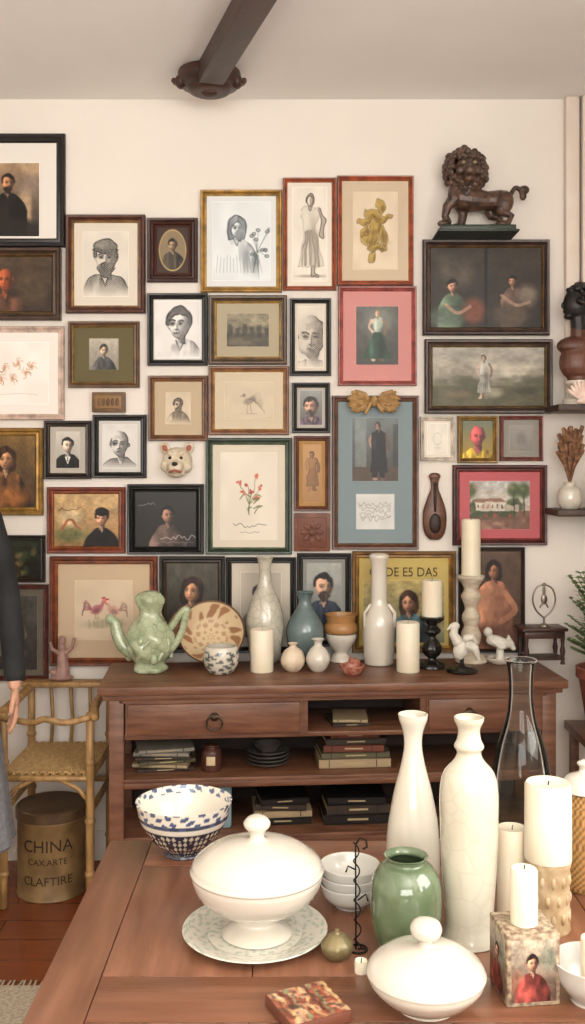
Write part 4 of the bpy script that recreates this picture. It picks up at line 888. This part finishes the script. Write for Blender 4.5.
b.tube([(-.155,.01,1.345),(-.195,.02,1.22),(-.225,.03,1.09),(-.235,.0,.97),(-.235,-.04,.83)],[.055,.05,.044,.04,.034],seg=14)
b.tube([(0,.01,1.385),(0,.005,1.42)],[.058,.05],seg=16)
b.build('sweater',knit,voxel=.007,parent=E,sm=3)
b=MB(); b.lathe(spline([(.125,.98),(.15,.93),(.18,.84),(.2,.7),(.225,.5),(.25,.33),(.252,.31),(.235,.31),(.2,.5),(.17,.8)],4),72,rfn=lambda th,t,z:(1+.05*max(0,(.85-z))*math.sin(11*th+.5*math.sin(3*th)))*(1-.16*abs(math.sin(th))))
b.build('long_skirt',grey,parent=E)
b=MB()
for sx in(-1,1):
    b.tube([(sx*.08,0,.75),(sx*.085,-.01,.5),(sx*.085,.012,.36),(sx*.085,.008,.2),(sx*.085,.005,.08)],[.075,.052,.053,.038,.03],seg=16)
b.build('legs',mat('beige_stockings','#c0a58a','#b4987c',rough=.7),voxel=.006,parent=E)
b=MB()
for sx in(-1,1): b.ell((sx*.088,.0,.045),(.036,.045,.045)); b.ell((sx*.092,-.085,.03),(.04,.085,.03)); b.box((sx*.09,-.05,.008),(.07,.22,.016),bev=.006)
b.build('shoes',mat('brown_leather','#4a3426','#5c4232',rough=.4),voxel=.005,parent=E)
b=MB(); b.tube([(0,.015,1.38),(0,.01,1.47)],[.046,.043],seg=16); b.ell((0,-.005,1.56),(.07,.085,.1)); b.ell((0,-.03,1.5),(.05,.055,.045)); b.ell((0,-.1,1.548),(.012,.016,.014)); b.tube([(0,-.085,1.575),(0,-.1,1.552)],[.007,.01]); b.ell((0,-.086,1.512),(.022,.01,.008))
for sx in(-1,1): b.ell((sx*.071,.005,1.555),(.008,.018,.028)); b.ell((sx*.035,-.062,1.535),(.02,.02,.02)); b.tube([(sx*.012,-.083,1.588),(sx*.045,-.075,1.59)],.007)
b.build('head_and_neck',skin,voxel=.004,parent=E)
b=MB()
for sx in(-1,1): b.ell((sx*.028,-.078,1.567),(.012,.009,.008),0); b.ell((sx*.028,-.0855,1.567),(.005,.003,.005),1)
b.ell((0,-.0935,1.512),(.02,.004,.005),2)
b.build('eyes_and_lips',[flat('#e8e4dc',.3),flat('#2c1c14',.3),flat('#9c4c44',.5)],parent=E)
b=MB(); b.ell((0,.02,1.59),(.082,.09,.095)); b.ell((0,.11,1.58),(.045,.045,.045)); b.ell((.06,.02,1.54),(.02,.04,.06)); b.ell((-.06,.02,1.54),(.02,.04,.06)); b.ell((0,-.04,1.645),(.055,.04,.025))
b.build('hair',mat('brown_hair','#2c1c14','#3e281c',rough=.6,scale=40,stretch=(1,1,.2)),voxel=.004,parent=E)
for sx in(-1,1):
    hx=sx*.243 if sx>0 else -.235
    b=MB(); b.tube([(hx,-.038,.84),(hx,-.046,.80)],[.023,.021]); b.ell((hx,-.055,.765),(.014,.036,.042))
    for i,(l,o) in enumerate(((.066,-.026),(.075,-.009),(.07,.008),(.055,.023))):
        y=-.056+o; b.tube([(hx,y,.74),(hx-sx*.002,y-.003,.735-l*.35),(hx-sx*.009,y-.006,.735-l*.7),(hx-sx*.02,y-.006,.735-l)],[.0088,.0082,.0076,.0066],seg=8)
    b.tube([(hx-sx*.004,-.075,.785),(hx-sx*.012,-.095,.76),(hx-sx*.018,-.1,.73)],[.011,.0095,.0078],seg=8)
    b.build('hand',skin,voxel=.0028,parent=E,sm=1)

# ---------------------------------------------------------------- foreground table
tabw=mat('table_wood','#69432f','#8c6049',rough=.28,scale=4,stretch=(9,1.0,9),bump=.1,bscale=20,detail=6,lo=.3,hi=.7)
tabw2=mat('table_wood_cross','#67412e','#875a42',rough=.28,scale=4,stretch=(1,9,9),bump=.1,bscale=20,detail=6,lo=.3,hi=.7)
b=MB(); tx0,tx1,ty0,ty1=-.37,.86,.55,1.99; g=.0012
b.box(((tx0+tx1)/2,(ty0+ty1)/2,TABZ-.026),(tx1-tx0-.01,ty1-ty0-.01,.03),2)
def pl(xa,xb,ya,yb,mi=0): b.box(((xa+xb)/2,(ya+yb)/2,TABZ-.011),(xb-xa-g,yb-ya-g,.022),mi,bev=.0015)
pl(tx0,tx0+.085,ty0,ty1)
pl(tx0+.085,tx1,1.865,ty1,1)
ym_=1.46; xs=[tx0+.085,-.06,.22,.5,tx1]
for a_,c_ in zip(xs[:-1],xs[1:]): pl(a_,c_,ym_,1.865)
pl(tx0+.085,tx1,ym_-.12,ym_,1)
for a_,c_ in zip(xs[:-1],xs[1:]): pl(a_,c_,ty0,ym_-.12)
for yy in(ty0+.09,ty1-.09): b.box(((tx0+tx1)/2,yy,TABZ-.09),(tx1-tx0-.2,.025,.1))
for xx in(tx0+.09,tx1-.09):
    b.box((xx,(ty0+ty1)/2,TABZ-.09),(.025,ty1-ty0-.2,.1))
    for yy in(ty0+.09,ty1-.09): b.lathe([(0,0),(.02,0),(.028,.05),(.022,.1),(.034,.45),(.026,.5),(.036,.53),(.036,.7),(0,.7)],24,c=(xx,yy,0))
b.build('dining_table',[tabw,tabw2,deskin])
T=TABZ
def cbl(th,t,r,z):
    w_=lin(rgb('#c9bfa8')); k_=lin(rgb('#2c3040'))
    if t<.47:
        if z<.008: return k_
        if z>.094: return k_
        if .074<z<.094: return k_ if math.sin(th*36)*1.0>-.2 and .078<z<.090 else w_
        return k_ if math.sin(th*22+z*260)*math.sin(th*22-z*260)>-.12 or math.sin(th*11)*math.sin(z*130)>.5 else w_
    if .5<t<.66:
        a=math.sin(th*18+.8*math.sin(z*170))*math.sin(z*300+1.2*math.sin(th*7))
        if a>.2: return lin(rgb('#4c5a78'))
        if t<.525: return lin(rgb('#3a4258'))
    return lin(rgb('#dcd5c6'))
d=DEP(T,853); k=d/F; b=MB(); b.lathe(prof([(0,0),(19,0),(20,5),(32,16),(43,34),(48,53)],k,True,14,t=1.8,deep=.93),320,colfn=cbl)
b.build('patterned_ceramic_bowl',vmat('glazed_paint',.2,.5,coat=.5),(PX(184,d),d,T))
def cpl(th,t,r,z):
    n=math.sin(th*17+3*math.sin(r*200))*math.sin(r*230+2*math.sin(th*7))
    return lin(rgb('#adb4a6')) if n>.35 and r>.05 else lin(rgb('#cfccbf'))
d=DEP(T,936); k=d/F; b=MB(); b.lathe([(max(a[0],0)*k,a[1]*k) for a in spline([(0,0,0),(42,0,0),(48,2,0),(70,8,0),(72,9.5,0),(69,9.5,0),(50,4.5,0),(42,3,0),(0,3,0)],8)],160,colfn=cpl)
b.build('patterned_plate',vmat('glazed_paint',.2,.5),(PX(255,d),d,T))
b=MB(); hs=.93
tp=[(0,0),(33,0),(32,5),(22,12),(20,17),(24,22),(46,33),(60,47),(65,60),(65.5,66),(66,67),(67,69),(65.5,72),(62,79),(46,91),(26,98),(10,101),(7,105),(9,110),(13,115),(13,120),(8,125),(0,126)]
b.lathe([(max(a[0],0)*k,a[1]*k*hs) for a in spline([(r,z,0) for r,z in tp],4)],96)
for i in range(18):
    a=2*pi*i/18; b.ell((58.5*k*math.cos(a),58.5*k*math.sin(a),46*k*hs),1.1*k,seg=8)
b.build('lidded_tureen',porcelain,(PX(257,d),d,T+3*k+.0004))
d=DEP(T,905); k=d/F; b=MB()
for i in range(3):
    b.lathe([(max(a[0],0)*k,(a[1]+i*9)*k) for a in spline([(0,0,0),(14,0,0),(16,2,0),(26,10,0),(30,22,0),(28.5,22.5,0),(24,12,0),(13,4,0),(0,3.5,0)],4)],56)
b.build('stacked_white_bowls',mat('white_glaze_grey','#c9c6be','#bfbdb4',rough=.2,scale=15,coat=.6),(PX(350,d),d,T))
d=DEP(T,950); k=d/F; b=MB()
b.tube([(9*k*math.cos(t),9*k*math.sin(t),1.2*k) for t in np.linspace(0,2*pi,24,endpoint=False)],1.1*k,0,8,closed=True)
hx=[]
for i in range(110):
    t=i/109; hx.append((3.4*k*math.cos(t*34)*(1-.2*t)-2*k*t,3.4*k*math.sin(t*34),(1+106*t)*k))
b.tube(hx,.8*k,0,6)
b.tube([(-2*k,0,1*k),(-2.5*k,0,106*k)],.9*k,0,6)
b.tube([(-2*k,0,106*k),(2*k,0,112*k),(8*k,0,110*k),(9*k,0,103*k),(5*k,0,101*k)],1*k,0,6); b.tube([(0,0,1*k),(9*k,0,1.2*k)],1*k,0,6); b.tube([(-2*k,0,80*k),(-10*k,0,84*k),(-12*k,0,78*k)],.9*k,0,6); b.tube([(0,0,50*k),(8*k,0,56*k),(10*k,0,49*k)],.9*k,0,6)
b.build('twisted_wire_stand',flat('#1c1917',.4,.6),(PX(358,d),d,T))
vessel('green_ceramic_vase',406,948,T,[(0,0),(26,0),(28,3),(34,22),(35.5,48),(34,68),(26,82),(19,86),(19,90),(22,93)],mat('celadon_green','#56664a','#68795a',rough=.14,scale=5,coat=.9),seg=72)
vessel('tall_white_vase',413,896,T,[(0,0),(23,0),(25,4),(27,40),(25,72),(19,105),(12,132),(9,150),(10,164),(14,176),(15,182)],stoneware,deep=.35)
vessel('tall_white_vase',469,940,T,[(0,0),(25,0),(27,4),(25,12),(24,24),(27,70),(29,120),(29,150),(25,168),(15,180),(12,188),(15,194),(12,201),(11,211),(14.5,219),(15,223)],crackle('cream_crackle','#cdc7b4','#c2bca8','#a29c86',.15,26,.2,5),deep=.3,n=5)
def glass():
    m=bpy.data.materials.new('clear_glass'); m.use_nodes=True; nt=m.node_tree; nt.nodes.clear()
    o=nt.nodes.new('ShaderNodeOutputMaterial'); mx=nt.nodes.new('ShaderNodeMixShader'); t=nt.nodes.new('ShaderNodeBsdfTransparent'); g_=nt.nodes.new('ShaderNodeBsdfGlossy'); lw=nt.nodes.new('ShaderNodeLayerWeight')
    t.inputs['Color'].default_value=(.93,.955,.945,1); g_.inputs['Roughness'].default_value=.03; g_.inputs['Color'].default_value=(1,1,1,1); lw.inputs['Blend'].default_value=.2
    nt.links.new(lw.outputs['Fresnel'],mx.inputs['Fac']); nt.links.new(t.outputs[0],mx.inputs[1]); nt.links.new(g_.outputs[0],mx.inputs[2]); nt.links.new(mx.outputs[0],o.inputs['Surface']); return m
GL=glass()
d=DEP(T,882); k=d/F; b=MB(); gp=spline([(0,0,0),(30,0,0),(33,5,0),(34,40,0),(33,75,0),(30,105,0),(24,135,0),(16,160,0),(12.5,178,0),(12,200,0),(14,218,0),(16,222,0)],5)
b.lathe([(max(p[0],0)*k,p[1]*k) for p in gp]+[(14.6*k,222*k)]+[(max(p[0]-1.2,0)*k,max(p[1],2.5)*k) for p in reversed(gp[3:])]+[(0,2.5*k)],64)
b.tube([(15.4*k*math.cos(t),15.4*k*math.sin(t),222*k) for t in np.linspace(0,2*pi,40,endpoint=False)],.9*k,0,8,closed=True)
b.build('glass_flask_vase',GL,(PX(521,d),d,T))
candle('pillar_candle',512,917,T,15,90)
d=DEP(T,928); k=d/F; b=MB()
b.lathe([(0,0),(21*k,0),(22*k,2*k),(21*k,6*k),(21*k,62*k),(22.5*k,66*k),(22*k,70*k),(0,70*k)],96,0,rfn=lambda th,t,z:1+.03*math.sin(12*th)*math.sin(z*160))
for j in range(3):
    for i in range(12):
        a=2*pi*(i+.5*j)/12; b.ell((20.6*k*math.cos(a),20.6*k*math.sin(a),(16+18*j)*k),(2.6*k,2.2*k,6*k),0,seg=8)
b.lathe([(0,70*k),(23*k,70*k),(23.3*k,72*k),(23*k,143*k),(21*k,146*k),(15*k,144*k),(0,143*k)],56,1); b.tube([(0,0,142*k),(.001,0,147*k)],.0012,2,6)
b.build('pillar_candle_holder',[mat('carved_bone','#c4ae8c','#a08560',rough=.6,scale=40,bump=.5),wax,wick],(PX(548,d),d,T))
d=DEP(T,887); k=d/F; b=MB()
cw=lambda th,t,r,z: lin(rgb('#b98f58')) if (int(th*14/ pi*2)+int(z/.006))%2 else lin(rgb('#7c5a34'))
b.lathe([(max(a[0],0)*k,a[1]*k) for a in spline([(0,0,0),(20,0,0),(25,20,0),(26,50,0),(24,80,0),(21,96,0)],8)]+[(0,96*k)],112,0,colfn=cw,rfn=lambda th,t,z:1+.02*math.sin(28*th)*math.sin(z*520))
b.lathe([(max(a[0],0)*k,a[1]*k) for a in spline([(0,96,0),(22,97,0),(23,101,0),(17,110,0),(6,115,0),(4,119,0),(7,124,0),(0,128,0)],4)],48,1)
b.build('wicker_jar',[vmat('wicker',.7,.2),porcelain],(PX(584,d),d,T))
d=DEP(T,992); k=d/F; b=MB(); w_=54*k; h_=70*k
b.box((0,0,h_/2),(w_,w_,h_),0,bev=.003)
for s_,M in((0,Matrix.Identity(4)),(1,Matrix.Rotation(pi/2,4,'Z')),(2,Matrix.Rotation(-pi/2,4,'Z')),(3,Matrix.Rotation(pi,4,'Z'))):
    cv=CV(60,76,'#8a7a6c',seed=50+s_,res=2.2); cv.grad('#b4a894','#5c463c'); cv.ell(.25,.3,.15,.2,'#6a7464',al=.6,soft=.8); cv.ell(-.3,.7,.12,.2,'#8a5a44',al=.7,soft=.7); painted(cv,-.02,.38,.14,'#c49a80','#2a1c18','#7c3a34' if s_%2==0 else '#3c4a5c'); cv.mottle(.25); col=cv.lincol()
    ww=w_*.42; y_=-w_/2-.0006; xs_=np.linspace(-ww,ww,cv.w); zs_=np.linspace(h_*.93,h_*.07,cv.h); gx,gz=np.meshgrid(xs_,zs_); W=cv.w
    b.add([(float(p),y_,float(q_)) for p,q_ in zip(gx.ravel(),gz.ravel())],[(r_*W+c_,(r_+1)*W+c_,(r_+1)*W+c_+1,r_*W+c_+1) for r_ in range(cv.h-1) for c_ in range(W-1)],1,[tuple(z_) for z_ in col.reshape(-1,3)],xf=M)
b.lathe([(0,h_),(13.5*k,h_),(13.5*k,h_+52*k),(12*k,h_+54*k),(0,h_+53*k)],40,2); b.tube([(0,0,h_+52*k),(.001,0,h_+57*k)],.0009,3,6)
b.build('photo_cube_candle_holder',[mat('cube_cream','#b8a68a','#6c5444',rough=.5,scale=110),ART,wax,wick],(PX(524,d),d,T),(0,0,.12))
d=DEP(T,1005); k=d/F; b=MB()
lp=[(0,0),(28,0),(30,2),(46,13),(57,26),(59,34),(60,35),(59,38),(54,45),(38,56),(18,62),(8,64),(7,68),(14,74),(16,81),(12,88),(0,91)]
b.lathe([(max(a[0],0)*k,a[1]*k*.95) for a in spline([(r,z,0) for r,z in lp],4)],88)
b.build('lidded_sugar_bowl',porcelain,(PX(426,d),d,T))
d=DEP(T,1000); k=d/F; b=MB(); b.lathe(prof([(0,0),(20,0),(22,4),(34,20),(39,40)],k,True,5,t=2,deep=.9),64)
b.lathe([(0,3*k),(11*k,3*k),(11*k,62*k),(10*k,63*k),(0,62*k)],32,1)
b.build('bowl_with_candle',[mat('white_glaze_grey','#d4d2cb'),wax],(PX(592,d),d,T))
d=DEP(T,958); k=d/F; b=MB(); b.lathe([(max(a[0],0)*k,a[1]*k) for a in spline([(0,0,0),(8,0,0),(15,8,0),(15,16,0),(8,23,0),(3,25,0),(2,29,0),(0,29,0)],4)],48,rfn=lambda th,t,z:1+.05*abs(math.sin(5*th)))
b.build('brass_seed_pod',mat('dull_brass','#8a7c58','#6c6244',rough=.35,metal=.3,scale=20),(PX(337,d),d,T))
candle('tea_light_stub',361,972,T,6.5,12)
def abk(c):
    c.warp(.1,8)
    for i in range(10):
        x=-c.asp/2+c.asp*i/10; c.rect(x,0,x+c.asp/16,1,['#94543c','#b89868','#5a3a2c','#7a7a5a'][i%4])
    c.blotch('#c8a884',9,.5,.7); c.blotch('#6a3428',11,.55,.6); c.blotch('#3c3228',14,.6,.6); c.unwarp(); c.mottle(.25,14)
d=DEP(T,1014); k=d/F; b=MB(); b.box((0,0,6*k),(66*k,64*k,12*k),0,bev=.002); cv=CV(70,70,'#8a4a34',seed=77); abk(cv); col=cv.lincol(); W=cv.w
xs_=np.linspace(-32*k,32*k,cv.w); ys_=np.linspace(31*k,-31*k,cv.h); gx,gz=np.meshgrid(xs_,ys_)
b.add([(float(p),float(q_),12.2*k) for p,q_ in zip(gx.ravel(),gz.ravel())],[(r_*W+c_,(r_+1)*W+c_,(r_+1)*W+c_+1,r_*W+c_+1) for r_ in range(cv.h-1) for c_ in range(W-1)],1,[tuple(z_) for z_ in col.reshape(-1,3)])
b.build('patterned_book',[flat('#6c4030',.5),ART],(PX(308,d),d,T+.0002),(0,0,.45))

# ---------------------------------------------------------------- camera
cam=bpy.data.cameras.new('Camera'); co=bpy.data.objects.new('Camera',cam); scene.collection.objects.link(co)
cam.sensor_fit='VERTICAL'; cam.sensor_height=36; cam.lens=F/1024*36; cam.shift_y=-(512-H0)/1024; cam.clip_start=.02
co.location=(0,0,CH); co.rotation_euler=(math.radians(90),0,0); scene.camera=co
scene.view_settings.view_transform='Standard'
